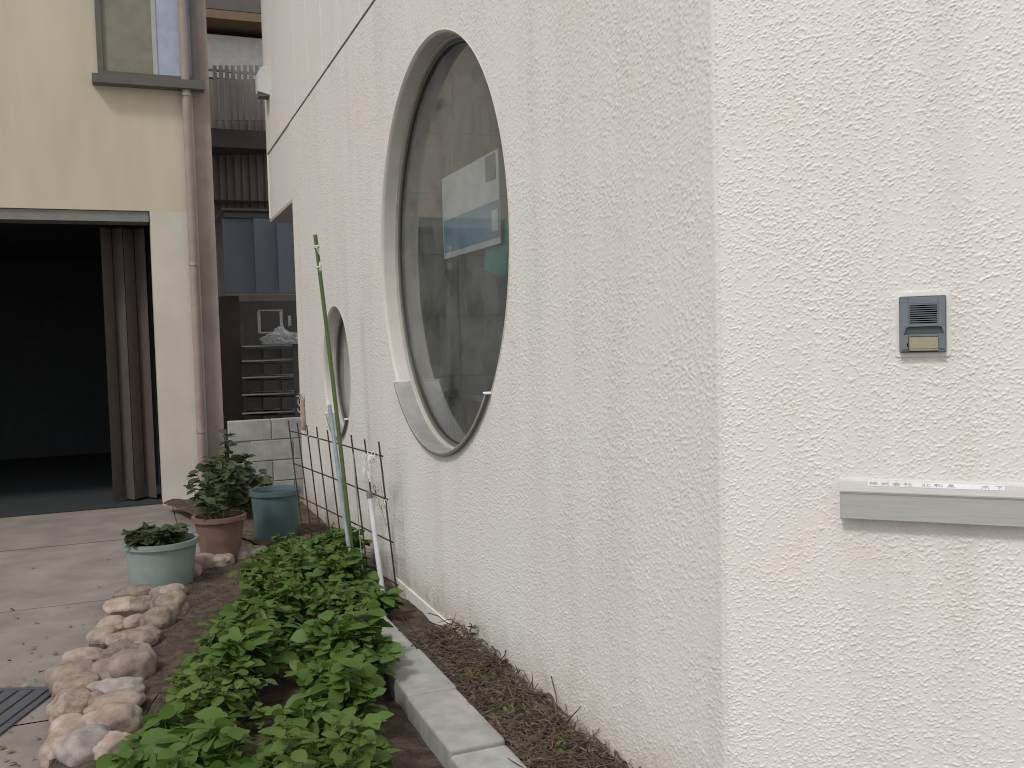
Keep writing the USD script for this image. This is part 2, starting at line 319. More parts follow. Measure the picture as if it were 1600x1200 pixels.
def stucco_sheet(us, vs, tuck):
    UU, VV = np.meshgrid(us, vs)
    H = ndimage.map_coordinates(relief, [(VV - V0) / RES, (UU - U0) / RES], order=1)
    base = np.where((UU <= 0)[..., None], wall(TC, 0) + (-UU)[..., None] * A, CORNER + UU[..., None] * B) + VV[..., None] * Z
    wgt = np.clip(0.5 + UU / 0.016, 0, 1)[..., None]
    nrm = N * (1 - wgt) + N2 * wgt; nrm /= np.linalg.norm(nrm, axis=-1, keepdims=True)
    base = base - nrm * (0.004 * np.exp(-(UU / 0.006) ** 2))[..., None]
    if tuck: H = H * (1 + 0.3 * np.clip(-UU / 0.03, 0, 1)) - 0.0016 * np.clip(UU / 0.002, 0, 1)
    # flush the relief round the intercom and the mail slot, as the trowel did
    def near(u0, u1, z0, z1, w):
        d = np.hypot(np.maximum(np.maximum(u0 - UU, UU - u1), 0), np.maximum(np.maximum(z0 - VV, VV - z1), 0)); return np.clip(d / w, 0, 1)
    H = H * (0.25 + 0.75 * near(IB0, IB1, IZ0, IZ1, 0.010)) * (0.3 + 0.7 * near(MB0, MB1, MZ0, MZ1, 0.018))
    inside = np.zeros(UU.shape, bool); T_ = TC - UU
    for (tc, hc, R_) in ((BT, BH, BR), (ST, SH, SR)):
        dx, dz = T_ - tc, VV - hc; d = np.hypot(dx, dz)
        ins = (d < R_) & (UU < 0); inside |= ins
        ring = ins & (d > 0.3 * R_) & ndimage.binary_dilation(~ins, np.ones((3, 3)))      # pull the first ring inside out to the circle
        f = np.where(ring, R_ / np.maximum(d, 1e-6), 1.0)
        base = np.where(ring[..., None], wall(0, 0) + (tc + dx * f)[..., None] * A + (hc + dz * f)[..., None] * Z, base)
        H = np.where(ring, 0.0015, H); inside &= ~ring
    P = base + nrm * H[..., None]
    nr, nc = UU.shape; idx = np.arange(nr * nc).reshape(nr, nc)
    four = lambda x: (x[:-1, :-1], x[1:, :-1], x[:-1, 1:], x[1:, 1:])
    ok = ~np.any(four(inside), axis=0)
    for (tc, hc, R_) in ((BT, BH, BR), (ST, SH, SR)):
        ok &= ~np.all(four((np.hypot(T_ - tc, VV - hc) < R_) & (UU < 0)), axis=0)
    q0, q1, q2, q3 = (x[ok] for x in (idx[:-1, :-1], idx[:-1, 1:], idx[1:, 1:], idx[1:, :-1]))
    return P.reshape(-1, 3), np.r_[np.c_[q0, q1, q2], np.c_[q0, q2, q3]]
FB1, FZ0, FZ1 = 0.70, 0.36, 2.34          # the finely modelled part of the corner face
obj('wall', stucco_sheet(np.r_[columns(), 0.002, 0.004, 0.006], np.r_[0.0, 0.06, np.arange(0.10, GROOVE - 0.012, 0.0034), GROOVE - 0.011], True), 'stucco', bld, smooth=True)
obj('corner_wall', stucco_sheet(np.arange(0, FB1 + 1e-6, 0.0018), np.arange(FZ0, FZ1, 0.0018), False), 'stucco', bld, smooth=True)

def wbox(t0, t1, z0, z1, o0, o1):       # a box in the long wall's frame; o measured outward
    return frame(wall(0, 0), A, N, Z, bx(t0, t1, o0, o1, z0, z1)) if False else frame(np.array([0, 0, 0.]) - S * N, -A, N, Z, bx(-t1, -t0, o0, o1, z0, z1))
def fbox(b0, b1, z0, z1, o0, o1):       # a box in the corner face's frame
    m = frame(CORNER, B, N2, Z, bx(b0, b1, o0, o1, z0, z1)); m.fix_normals(); return m
# the rest of the shell (upper storey, far parts, the faces that turn away)
def prism(pts, z0, z1):
    m = trimesh.creation.extrude_polygon(Polygon([p[:2] for p in pts]), z1 - z0, engine='earcut'); m.apply_translation([0, 0, z0]); return m
W = lambda t, o=0.0: wall(t, 0, o)
Fc = lambda b, o=0.0: face(b, 0, o)
obj('upper_wall', prism([W(UEND), W(TC), Fc(4.0), Fc(4.0, -0.25), W(TC + 0.1, -0.25), W(UEND, -0.25)], GROOVE + 0.011, TOP), 'stucco_rough', bld)
obj('upper_wall_base', prism([W(UEND, -0.012), W(WEND + 0.002, -0.012), W(WEND + 0.002, -0.25), W(UEND, -0.25)], SOFFIT, GROOVE + 0.004), 'stucco_rough', bld)
obj('wall_joint', prism([W(UEND - 0.002, -0.016), W(TC + 0.0, -0.016), Fc(3.9, -0.016), Fc(3.9, -0.05), W(TC + 0.05, -0.05), W(UEND - 0.002, -0.05)], GROOVE - 0.05, GROOVE + 0.05), 'groove_seal', bld)
lip = 0.012
obj('wall_top_edge', prism([W(WEND, -0.0005), W(TC, -0.0005), Fc(0.9, -0.0005), Fc(0.9, -0.015), W(TC + 0.007, -0.015), W(WEND, -0.015)], GROOVE - 0.0135, GROOVE - 0.011), 'groove_seal', bld)
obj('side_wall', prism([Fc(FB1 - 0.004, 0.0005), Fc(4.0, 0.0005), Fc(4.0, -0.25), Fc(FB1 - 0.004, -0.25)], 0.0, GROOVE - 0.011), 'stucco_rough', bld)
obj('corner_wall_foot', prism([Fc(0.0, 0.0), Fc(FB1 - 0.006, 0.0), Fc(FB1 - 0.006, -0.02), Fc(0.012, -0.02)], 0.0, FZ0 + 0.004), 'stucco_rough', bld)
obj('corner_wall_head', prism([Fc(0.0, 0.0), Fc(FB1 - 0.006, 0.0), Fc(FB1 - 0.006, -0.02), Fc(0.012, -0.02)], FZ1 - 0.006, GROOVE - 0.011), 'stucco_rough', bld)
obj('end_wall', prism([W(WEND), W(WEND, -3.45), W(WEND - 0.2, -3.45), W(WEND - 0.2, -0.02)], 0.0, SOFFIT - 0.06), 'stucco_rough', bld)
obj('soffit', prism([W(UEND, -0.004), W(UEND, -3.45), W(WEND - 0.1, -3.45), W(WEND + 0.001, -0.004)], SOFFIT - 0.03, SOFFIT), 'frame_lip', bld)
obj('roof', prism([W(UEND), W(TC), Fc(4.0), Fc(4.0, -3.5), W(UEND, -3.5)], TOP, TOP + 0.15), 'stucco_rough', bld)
obj('far_wall', prism([W(UEND), W(UEND, -3.5), W(UEND - 0.2, -3.5), W(UEND - 0.2, -0.25)], SOFFIT + 0.01, TOP), 'stucco_rough', bld)
for tt in (5.48, 5.04, 4.612, 4.153):
    obj('joint_bead', wbox(tt * S - 0.004, tt * S + 0.004, GROOVE + 0.012, 5.4, 0.0, 0.002), 'bead', bld)
obj('joint_bead', wbox(5.9 * S - 0.004, 5.9 * S + 0.004, GROOVE + 0.012, 5.4, 0.0, 0.0015), 'bead', bld)
# vent hood, high on the far end of the wall
vt, vz = 7.05 * S, EYE + 2.31
def vent():
    pts = [(0, 0.10)] + [(0.11 * math.cos(a_), 0.02 + 0.12 * math.sin(a_)) for a_ in np.linspace(math.pi / 2, 0, 10)] + [(0.11, -0.12), (0, -0.15)]
    pts[0] = (0, 0.14)
    m = trimesh.creation.extrude_polygon(Polygon(pts), 0.17, engine='earcut'); return m
hood = thing('vent_hood', 'small white vent hood high on the far end of the stucco wall', 'vent hood')
on = on_wall(419, 127)
hm = frame(wall(on[0] - 0.08, on[1], 0.001), N, Z, A, vent()); hm.fix_normals()
obj('cowl', hm, 'vent_white', hood, smooth=40)
obj('grille', wbox(on[0] - 0.07, on[0] + 0.07, on[1] - 0.162, on[1] - 0.142, 0.0, 0.10), 'crate_dark', hood)

# round windows: parts of the building
def ring(t, z, prof, n=128, a0=0.0, a1=2 * math.pi):
    """prof: (radius, outward offset) points swept round the window's centre."""
    full = abs(a1 - a0 - 2 * math.pi) < 1e-6; k = n if full else n + 1
    an = a0 + (a1 - a0) * np.arange(k) / n; prof = np.asarray(prof, float)
    V = np.array([[wall(t + r * math.cos(q), z + r * math.sin(q), o) for q in an] for r, o in prof]).reshape(-1, 3)
    F_ = []
    for i in range(len(prof) - 1):
        for j in range(n):
            a_, b_, c_, d_ = i * k + j, i * k + (j + 1) % k, (i + 1) * k + (j + 1) % k, (i + 1) * k + j
            F_ += [[a_, b_, c_], [a_, c_, d_]]
    return trimesh.Trimesh(V, F_, process=False)
def round_window(t, z, R_, key, gl_extra=0.0):
    w = obj('round_window', ring(t, z, [(R_ + 0.004, 0.001), (R_ - 0.001, 0.004), (R_ - 0.010, -0.004), (R_ - 0.014, -0.016), (R_ - 0.014, -0.078)], 160), 'reveal_paint', bld, smooth=35,
            label=key)
    obj('frame', ring(t, z, [(R_ - 0.0135, -0.072), (R_ - 0.022, -0.069), (R_ - 0.026, -0.073), (R_ - 0.026, -0.084), (R_ - 0.026, -0.090)], 160), 'frame_lip', w, smooth=30)
    obj('sash', ring(t, z, [(R_ - 0.025, -0.089), (R_ - 0.038, -0.089), (R_ - 0.042, -0.093), (R_ - 0.042, -0.118), (R_ + 0.06, -0.118)], 160), 'bronze_frame', w, smooth=30)
    obj('gasket', ring(t, z, [(R_ - 0.041, -0.100), (R_ - 0.047, -0.100), (R_ - 0.049, -0.108)], 160), 'gasket', w, smooth=30)
    # the glass: one pane seen from both sides
    an = np.linspace(0, 2 * np.pi, 97)[:-1]
    V = np.array([wall(t, z, -0.106)] + [wall(t + (R_ - 0.044) * math.cos(q), z + (R_ - 0.044) * math.sin(q), -0.106) for q in an])
    F_ = [[0, 1 + (k + 1) % 96, 1 + k] for k in range(96)]
    g = trimesh.Trimesh(V, F_, process=False)
    if (g.face_normals @ N).mean() < 0: g.invert()
    obj('pane', g, 'pane', w)
    # metal flashing that lines the lower arc and stands a little out of the wall, with end clips
    a0, a1 = math.radians(222.5), math.radians(317.5)
    fl = obj('sill_flashing', ring(t, z, [(R_ - 0.017, -0.076), (R_ - 0.019, -0.02), (R_ - 0.016, 0.020), (R_ - 0.010, 0.024), (R_ - 0.002, 0.020), (R_ - 0.004, 0.010), (R_ - 0.006, 0.002)], 64, a0, a1), 'flashing', w, smooth=35)
    obj('drip_edge', ring(t, z, [(R_ - 0.003, 0.0205), (R_ + 0.002, 0.023), (R_ + 0.003, 0.018), (R_ + 0.0005, 0.004)], 64, a0 + 0.004, a1 - 0.004), 'flashing_edge', fl, smooth=35)
    for q in (a0, a1):
        sgn = 1 if q > 1.5 * math.pi else -1
        c = wall(t + (R_ - 0.006) * math.cos(q), z + (R_ - 0.006) * math.sin(q) + 0.004, 0.0)
        cm = rbx(-0.016, 0.016, -0.06, 0.028, -0.005, 0.005, 0.003, 6)
        m = frame(c, A, N, Z, cm); m.fix_normals(); obj('end_clip', m, 'white_clip', w, smooth=40)
    return w
round_window(BT, BH, BR, 'large round window in the stucco wall')
round_window(ST, SH, SR, 'small round window behind the green stake')

# room behind the round windows
rm = [('room_floor', prism([W(WEND - 0.25, -0.17), W(TC + 0.2, -0.17), W(TC + 0.2, -3.4), W(WEND - 0.25, -3.4)], 0.42, 0.50), 'room_floor'),
      ('room_ceiling', prism([W(WEND - 0.25, -0.17), W(TC + 0.2, -0.17), W(TC + 0.2, -3.4), W(WEND - 0.25, -3.4)], 3.25, 3.33), 'room_wall')]
for nm, m, mt in rm: obj(nm, m, mt, bld)
rear = Polygon([(-UEND, 0.0), (3.5, 0.0), (3.5, TOP), (-UEND, TOP)]).difference(sbox(-5.3, 1.2, -2.3, 3.0))
bwm = frame(-S * N - 3.40 * N, -A, Z, np.cross(-A, Z), trimesh.creation.extrude_polygon(rear, 0.08, engine='earcut')); bwm.fix_normals()
rw_ = obj('rear_wall', bwm, 'room_wall', bld)
obj('rear_pane', wbox(2.3, 5.3, 1.2, 3.0, -3.45, -3.444), 'pane', bld)
for q in (2.3, 3.28, 4.26, 5.24): obj('rear_mullion', wbox(q, q + 0.06, 1.2, 3.0, -3.47, -3.42), 'aluminium', bld)
obj('inner_partition', prism([W(5.75, -0.2), W(5.75, -3.3), W(5.65, -3.3), W(5.65, -0.2)], 0.5, 3.25), 'room_wall', bld)
obj('inner_end_wall', prism([W(WEND - 0.24, -0.2), W(WEND - 0.24, -3.3), W(WEND - 0.34, -3.3), W(WEND - 0.34, -0.2)], 0.5, 3.25), 'room_wall', bld)
# inner lining of the long wall with the window openings, so that no light leaks past the stucco sheet
lin = Polygon([(-WEND + 0.02, 0.05), (-TC - 0.1, 0.05), (-TC - 0.1, GROOVE - 0.06), (-WEND + 0.02, GROOVE - 0.06)])
for (tc, hc, R_) in ((BT, BH, BR), (ST, SH, SR)): lin = lin.difference(Point(-tc, hc).buffer(R_ + 0.03, 48))
lm = trimesh.creation.extrude_polygon(lin, 0.02, engine='earcut')
lm = frame(-S * N - 0.165 * N, -A, Z, np.cross(-A, Z), lm); lm.fix_normals()
obj('inner_lining', lm, 'room_wall', bld)
obj('corner_lining', prism([Fc(0.02, -0.03), Fc(FB1, -0.03), Fc(FB1, -0.2), Fc(0.12, -0.2)], 0.0, GROOVE - 0.06), 'room_wall', bld)
# tiles on the partition that the window shows end on
for i in range(7):
    for j in range(7):
        o0 = -0.22 - i * 0.36; z0 = 0.52 + j * 0.38
        obj('wall_tile', wbox(5.636, 5.647, z0, z0 + 0.372, o0 - 0.352, o0), 'room_tile', bld)

# things inside the room
def inroom(px, py, depth): return on_wall(px, py, -depth)
t0, z1 = inroom(777.5, 232, 0.24); t1, z0 = inroom(694, 405, 0.24)
z0 = inroom(777.5, 381, 0.24)[1]
po = thing('poster', 'pale blue and white poster hanging inside the large round window', 'poster')
obj('sheet', wbox(t0, t1, z0, z1, -0.246, -0.240), 'poster_paper', po)
obj('blue_panel', wbox(t0 + 0.006, t1 - 0.02, z0 + 0.03, z0 + 0.20, -0.239, -0.237), 'poster_blue', po)
obj('caption_box', wbox(t0 + 0.012, t0 + 0.09, z0 + 0.06, z0 + 0.16, -0.2365, -0.235), 'poster_paper', po)
obj('picture', wbox(t0 + 0.03, t0 + 0.16, z0 + 0.30, z0 + 0.42, -0.239, -0.237), 'poster_ink', po)
tcard0 = inroom(785, 384, 0.3)
tg = frame(-S * N, -A, Z, np.cross(-A, Z), trimesh.creation.extrude_polygon(Polygon([(-t0 - 0.02, z0 - 0.16), (-t0 + 0.07, z0 + 0.10), (-t0 - 0.22, z0 + 0.12), (-t0 - 0.30, z0 - 0.10)]), 0.004, engine='earcut'))
tg.apply_translation(-0.27 * N); tg.fix_normals()
obj('card', tg, 'teal_card', None, label='teal card behind the lower edge of the poster inside the window', cat='card')
# desk with a black machine and a red cushion seen deep in the room
dt, dz = inroom(775, 560, 0.8)
dk = thing('desk', 'grey desk in the dark room behind the large round window', 'desk')
obj('desk_top', wbox(4.15, 5.6, 1.16, 1.19, -1.35, -0.42), 'desk_grey', dk)
for (ta, oa) in ((4.2, -0.47), (5.55, -0.47), (4.2, -1.3), (5.55, -1.3)):
    obj('leg', wbox(ta - 0.02, ta + 0.02, 0.5, 1.16, oa - 0.02, oa + 0.02), 'rack_steel', dk)
mc = thing('printer', 'black office machine standing on the desk inside the window', 'printer')
obj('body', wbox(4.50, 4.95, 1.191, 1.44, -1.28, -0.84), 'machine_black', mc)
obj('lid', wbox(4.52, 4.93, 1.443, 1.50, -1.25, -0.88), 'crate_dark', mc)
obj('tray', wbox(4.36, 4.50, 1.26, 1.275, -1.2, -0.92), 'rack_board', mc)
lp = thing('desk_lamp', 'dark desk lamp beside the black office machine inside the window', 'lamp')
obj('base', frame(wall(4.40, 1.191, -0.72), -A, N, Z, lathe([(0, 0), (0.07, 0), (0.07, 0.012), (0.02, 0.02), (0, 0.02)], 20)), 'machine_black', lp, smooth=30)
obj('arm', tube([wall(4.40, 1.21, -0.72), wall(4.48, 1.45, -0.74), wall(4.36, 1.62, -0.80)], 0.009, 8), 'machine_black', lp, smooth=True)
obj('shade', frame(wall(4.33, 1.56, -0.82), -A, N, Z, lathe([(0.075, 0), (0.03, 0.09), (0.02, 0.10), (0, 0.10)], 20)), 'machine_black', lp, smooth=30)
ch = thing('chair', 'chair with a dull red back in the room behind the large window', 'chair')
obj('backrest', frame(-S * N, -A, N, Z, rbx(-4.10, -4.04, -0.95, -0.50, 1.05, 1.42, 0.02, 10)), 'cushion_red', ch, smooth=40)
obj('seat', frame(-S * N, -A, N, Z, rbx(-4.50, -4.06, -0.95, -0.50, 0.93, 0.99, 0.02, 10)), 'cushion_red', ch, smooth=40)
for ta in (4.09, 4.46):
    for oa in (-0.53, -0.92): obj('leg', wbox(ta - 0.012, ta + 0.012, 0.5, 0.935, oa - 0.012, oa + 0.012), 'rack_steel', ch)
obj('back_post', wbox(4.035, 4.055, 0.99, 1.06, -0.74, -0.70), 'rack_steel', ch)
# pale curtain behind the small window
cu = []
tt = np.linspace(ST - SR - 0.05, ST + SR + 0.05, 60)
Vc = np.array([wall(q, zz, -0.155 + 0.012 * math.sin(q * 95) + 0.008 * math.sin(q * 41)) for zz in (SH - SR - 0.1, SH + SR + 0.1) for q in tt])
Fq = [[k, k + 1, 60 + k + 1] for k in range(59)] + [[k, 60 + k + 1, 60 + k] for k in range(59)]
obj('curtain', trimesh.Trimesh(Vc, Fq, process=False), 'curtain_pale', None, smooth=True, label='pale curtain hanging behind the small round window', cat='curtain')

# ------------------------------------------------------------------ intercom on the corner face
def F3(m, b, z, o):  # local x along B, y up, z out of the face
    m = frame(face(b, z, o), B, Z, N2, m); m.fix_normals(); return m
ic = thing('intercom', 'blue-grey door intercom with a beige push button on the stucco corner face', 'intercom')
cb, cz = (IB0 + IB1) / 2, (IZ0 + IZ1) / 2; hw, hh = (IB1 - IB0) / 2, (IZ1 - IZ0) / 2
def rrect(w, h, r): return sbox(-w + r, -h + r, w - r, h - r).buffer(r, 6)
def ext(poly, z0, z1):
    ps = getattr(poly, 'geoms', [poly]); m = cat([trimesh.creation.extrude_polygon(q, z1 - z0, engine='earcut') for q in ps]); m.apply_translation([0, 0, z0]); return m
obj('caulk', F3(ext(rrect(hw + 0.009, hh + 0.010, 0.008), 0.0, 0.0045), cb, cz, 0), 'caulk', ic)
obj('base_plate', F3(ext(rrect(hw, hh, 0.004), 0.0, 0.012), cb, cz, 0), 'intercom_edge', ic)
def U(x, y): return (x - 647) / 585 * 2 * hw, -(y - 610) / 720 * 2 * hh     # from the photo's close-up
def R4(x0, y0, x1, y1): a_ = U(x0, y0); b_ = U(x1, y1); return sbox(min(a_[0], b_[0]), min(a_[1], b_[1]), max(a_[0], b_[0]), max(a_[1], b_[1]))
# side shell: rounded body with a channel down its middle and a hand recess
outer = rrect(hw - 0.0012, hh - 0.0012, 0.0045)
mid = R4(474, 200, 838, 1100).intersection(outer)
recess = Polygon([U(450, 648), U(880, 645), U(912, 735), U(412, 740)])
sides = outer.difference(mid.buffer(0.0003)).difference(recess)
body = m3.Manifold.extrude(m3.CrossSection([np.array(g.exterior.coords)[:-1] for g in getattr(outer, 'geoms', [outer])]), 0.012)
bm = cat([ext(sides, 0.012, 0.0215), ext(sides.buffer(-0.0011), 0.0215, 0.0225)])
obj('body', F3(bm, cb, cz, 0), 'intercom_grey', ic)
sp = R4(474, 262, 838, 640).intersection(outer)
slots = [R4(488, y, 828, y + 15) for y in (366, 392, 419, 447, 474, 502, 530, 557, 584)]
grille = sp
for s_ in slots: grille = grille.difference(s_)
obj('speaker_grille', F3(cat([ext(grille, 0.012, 0.0225), ext(sp.difference(R4(480, 350, 834, 610)).buffer(-0.0008), 0.0225, 0.0232)]), cb, cz, 0), 'intercom_grey', ic)
obj('speaker_back', F3(ext(sp.buffer(-0.001), 0.0122, 0.0145), cb, cz, 0), 'slot_black', ic)
for i, y in enumerate((366, 392, 419, 447, 474, 502, 530, 557)):
    obj('slat', F3(ext(R4(486, y + 15.5, 830, y + 26), 0.0226, 0.0238), cb, cz, 0), 'intercom_grey', ic)
obj('hand_recess', F3(ext(recess, 0.012, 0.0165), cb, cz, 0), 'intercom_dark', ic)
obj('recess_lip', F3(ext(R4(474, 737, 838, 764), 0.012, 0.0222), cb, cz, 0), 'intercom_grey', ic)
btn = R4(481, 772, 838, 945)
obj('push_button', F3(cat([ext(btn, 0.012, 0.0232), ext(R4(484, 776, 835, 918), 0.0232, 0.0246)]), cb, cz, 0), 'button_beige', ic)
obj('button_gap', F3(ext(R4(475, 766, 843, 952).difference(btn.buffer(0.0001)), 0.012, 0.017), cb, cz, 0), 'slot_black', ic)
obj('microphone_slot', F3(ext(R4(452, 848, 466, 895), 0.0226, 0.0229), cb, cz, 0), 'slot_black', ic)
obj('foot_lip', F3(ext(R4(388, 925, 468, 952), 0.0226, 0.0232), cb, cz, 0), 'intercom_edge', ic)
obj('foot_lip', F3(ext(R4(850, 915, 915, 940), 0.0226, 0.0232), cb, cz, 0), 'intercom_edge', ic)

# ------------------------------------------------------------------ mail slot with its name label
ms = thing('mail_slot', 'long steel mail slot with a white lettered label, below the intercom', 'mail slot', )
mw = MB1 - MB0; mh = MZ1 - MZ0
drop, out_ = 0.0215, 0.036
flap_h = mh - drop - 0.001
def MS(m): m = frame(face(MB0, MZ1, 0), B, N2, Z, m); m.fix_normals(); return m     # local x along, y out, z up from the top line
pr = Polygon([(0.0, 0.0), (out_, -drop), (out_, -drop - 0.002), (0.0, -0.002 - 0.0)])
hm = trimesh.creation.extrude_polygon(Polygon([(0.0, 0.0), (out_, -drop), (out_, -drop - 0.003), (0.0, -0.004)]), mw, engine='earcut')
hm.apply_transform(np.array([[0, 0, 1, 0], [1, 0, 0, 0], [0, 1, 0, 0], [0, 0, 0, 1.]]))
obj('hood', MS(hm), 'steel_hood', ms)
obj('front_flap', MS(bx(0.002, mw - 0.002, out_ - 0.010, out_ - 0.004, -mh, -drop - 0.001)), 'steel_flap', ms)
obj('hinge_bar', MS(bx(0.003, mw - 0.003, out_ - 0.004, out_ - 0.002, -drop - 0.006, -drop - 0.003)), 'steel_flap', ms)
obj('back_plate', MS(bx(-0.003, mw + 0.003, 0.0, 0.004, -mh - 0.004, 0.003)), 'caulk', ms)
for xx in (0.0, mw - 0.002):
    e = trimesh.creation.extrude_polygon(Polygon([(0.004, -0.004), (out_ - 0.002, -drop - 0.001), (out_ - 0.002, -mh), (0.004, -mh)]), 0.002, engine='earcut')
    e.apply_transform(np.array([[0, 0, 1, xx], [1, 0, 0, 0], [0, 1, 0, 0], [0, 0, 0, 1.]])); obj('end_cap', MS(e), 'steel_hood', ms)
# slope frame: sx along, sy up the slope, sz its normal
sl = math.hypot(out_, drop); sy = (-N2 * out_ + Z * drop) / sl; sz = np.cross(B, sy); sz = sz if sz @ Z > 0 else -sz
def SLP(m): m = frame(face(MB0, MZ1 - drop, out_), B, sy, sz, m); m.fix_normals(); return m
pxm = 0.284 * S / 286.0                    # metres per photo pixel along the slot
lx0, lx1 = (1359 - 1314) * pxm, (1571 - 1314) * pxm
lb = obj('name_label', SLP(ext(sbox(lx0, sl - 0.0215, lx1, sl - 0.0035), 0.0002, 0.0008)), 'label_white', ms)
K = {'株': [[(5, 68), (42, 68)], [(24, 95), (24, 3)], [(24, 66), (5, 35)], [(24, 60), (42, 42)], [(60, 92), (50, 68)], [(54, 76), (92, 76)], [(46, 50), (98, 50)], [(72, 96), (72, 2)], [(72, 50), (48, 14)], [(72, 50), (97, 14)]],
     '式': [[(8, 72), (92, 72)], [(14, 48), (52, 48)], [(33, 48), (33, 16)], [(8, 12), (55, 20)], [(62, 96), (66, 60), (76, 25), (90, 6), (95, 22)], [(80, 94), (88, 84)]],
     '会': [[(50, 96), (28, 70), (4, 54)], [(50, 96), (72, 70), (96, 54)], [(32, 62), (68, 62)], [(14, 42), (86, 42)], [(44, 40), (24, 8), (72, 12)], [(62, 28), (82, 2)]],
     '社': [[(24, 96), (30, 86)], [(8, 72), (42, 72), (6, 36)], [(26, 54), (26, 2)], [(28, 50), (42, 38)], [(54, 62), (92, 62)], [(72, 94), (72, 6)], [(46, 6), (98, 6)]],
     '北': [[(34, 92), (34, 4)], [(8, 62), (34, 62)], [(4, 16), (34, 28)], [(62, 92), (62, 12), (70, 5), (94, 5), (94, 20)], [(90, 72), (62, 54)]],
     '和': [[(40, 94), (10, 84)], [(4, 66), (48, 66)], [(27, 88), (27, 2)], [(27, 64), (4, 30)], [(27, 60), (46, 40)], [(58, 76), (92, 76), (92, 16), (58, 16), (58, 76)]],
     '泉': [[(50, 98), (44, 88)], [(26, 86), (74, 86), (74, 54), (26, 54), (26, 86)], [(26, 70), (74, 70)], [(50, 52), (50, 4), (42, 8)], [(12, 38), (38, 38), (12, 8)], [(82, 44), (58, 30)], [(54, 34), (94, 4)]],
     '木': [[(8, 68), (92, 68)], [(50, 96), (50, 2)], [(50, 66), (8, 14)], [(50, 66), (92, 14)]],
     '下': [[(6, 88), (94, 88)], [(48, 88), (48, 2)], [(52, 62), (80, 42)]]}
hgt = 0.0125
let = []
for chx, x0, x1 in (('株', 405, 475), ('式', 500, 572), ('会', 592, 662), ('社', 682, 752), ('北', 825, 897), ('和', 922, 992), ('泉', 1018, 1088), ('木', 1278, 1346), ('下', 1382, 1446)):
    xa = (1280 + x0 / 5 - 1314) * pxm; xb = (1280 + x1 / 5 - 1314) * pxm
    g = unary_union([LineString([(xa + (xb - xa) * u_ / 100, sl - 0.0065 - hgt + hgt * v_ / 100) for u_, v_ in s_]).buffer(0.00075, 2) for s_ in K[chx]])
    let.append(ext(g, 0.0009, 0.00115))
obj('lettering', SLP(cat(let)), 'ink_grey', lb)

# ------------------------------------------------------------------ beds, kerb, stones
obj('garden_soil', sheet([W(9.2, 0.0)[:2], W(1.0, 0.0)[:2], W(1.0, 1.35)[:2], ground(205, 1195, SOIL)[:2], ground(300, 935, SOIL)[:2], ground(420, 850, SOIL)[:2], W(9.2, 1.15)[:2]], SOIL - 0.03, 0.12, 0.06, 3), 'soil', kind='structure')
obj('edging_dirt', sheet([p_[:2] for p_ in (ground(225, 918), ground(150, 1005), ground(105, 1100), ground(80, 1200), ground(60, 1330), ground(330, 1330), ground(330, 1195), ground(400, 935), ground(470, 850), ground(380, 850))], 0.06, 0.10, 0.05, 5), 'soil', kind='structure')
# concrete kerb between the mulch strip and the plants
kb = stage.DefinePrim('/World/garden_kerb', 'Xform'); _data(kb, 'low grey concrete edging running along the foot of the wall', None, None, 'structure')
for i in range(9):
    t0 = 2.35 + i * 0.52
    h_ = SOIL + 0.045 + rng.uniform(-0.008, 0.008)
    o0 = 0.25 + rng.uniform(-0.012, 0.012)
    if t0 > 5.3: break
    m = frame(-S * N, -A, N, Z, rbx(-t0 - 0.512, -t0, o0, o0 + 0.20, SOIL - 0.12, h_, 0.012, 8)); m.fix_normals()
    obj('kerb_stone', m, 'kerb_concrete', kb, smooth=40)
def rock(rx, ry, rz, seed, sub=3):
    m = trimesh.creation.icosphere(sub, 1.0); v = m.vertices
    d = 0.62 + 0.75 * meshkit.fbm(v * 1.35 + seed * 3.7, 4, seed)
    v = v * d[:, None]; v = np.sign(v) * np.abs(v) ** 0.85
    m.vertices = v * [rx, ry, rz]; return m
# stones along the bed's yard side
st = np.random.default_rng(21)
line = [ground(215, 925), ground(150, 1010), ground(110, 1100), ground(90, 1198)]
line2 = [ground(300, 935), ground(245, 1010), ground(210, 1100), ground(190, 1198)]
k = 0
for q in np.linspace(-0.25, 1.0, 13):
    for w_ in (0.12, 0.5, 0.88):
        s_ = max(q, 0) * 3; i = min(int(s_), 2); f = s_ - i
        a_ = line[i] * (1 - f) + line[i + 1] * f; b_ = line2[i] * (1 - f) + line2[i + 1] * f
        if q < 0:
            if w_ < 0.5: continue
            a_ = ground(215, 925) + (ground(400, 868) - ground(215, 925)) * (-q * 2.6); b_ = a_ + np.array([0.25, 0.1, 0])
        p_ = a_ * (1 - w_) + b_ * w_ + np.array([*st.uniform(-0.035, 0.035, 2), 0])
        r_ = st.uniform(0.055, 0.10)
        m = rock(r_ * st.uniform(1.0, 1.5), r_ * st.uniform(0.8, 1.15), r_ * st.uniform(0.55, 0.95), 50 + k)
        m.apply_transform(trimesh.transformations.rotation_matrix(st.uniform(0, 6.28), [0, 0, 1])); m.apply_translation([p_[0], p_[1], 0.055 + 0.02 * w_])
        obj('edging_stone', m, ('stone_pink', 'stone_grey', 'stone_brown')[int(st.choice(3, p=[0.5, 0.25, 0.25]))], None, smooth=35, label='rough rounded stone edging the yard side of the plant bed', cat='stone', group='stones edging the plant bed')
        k += 1
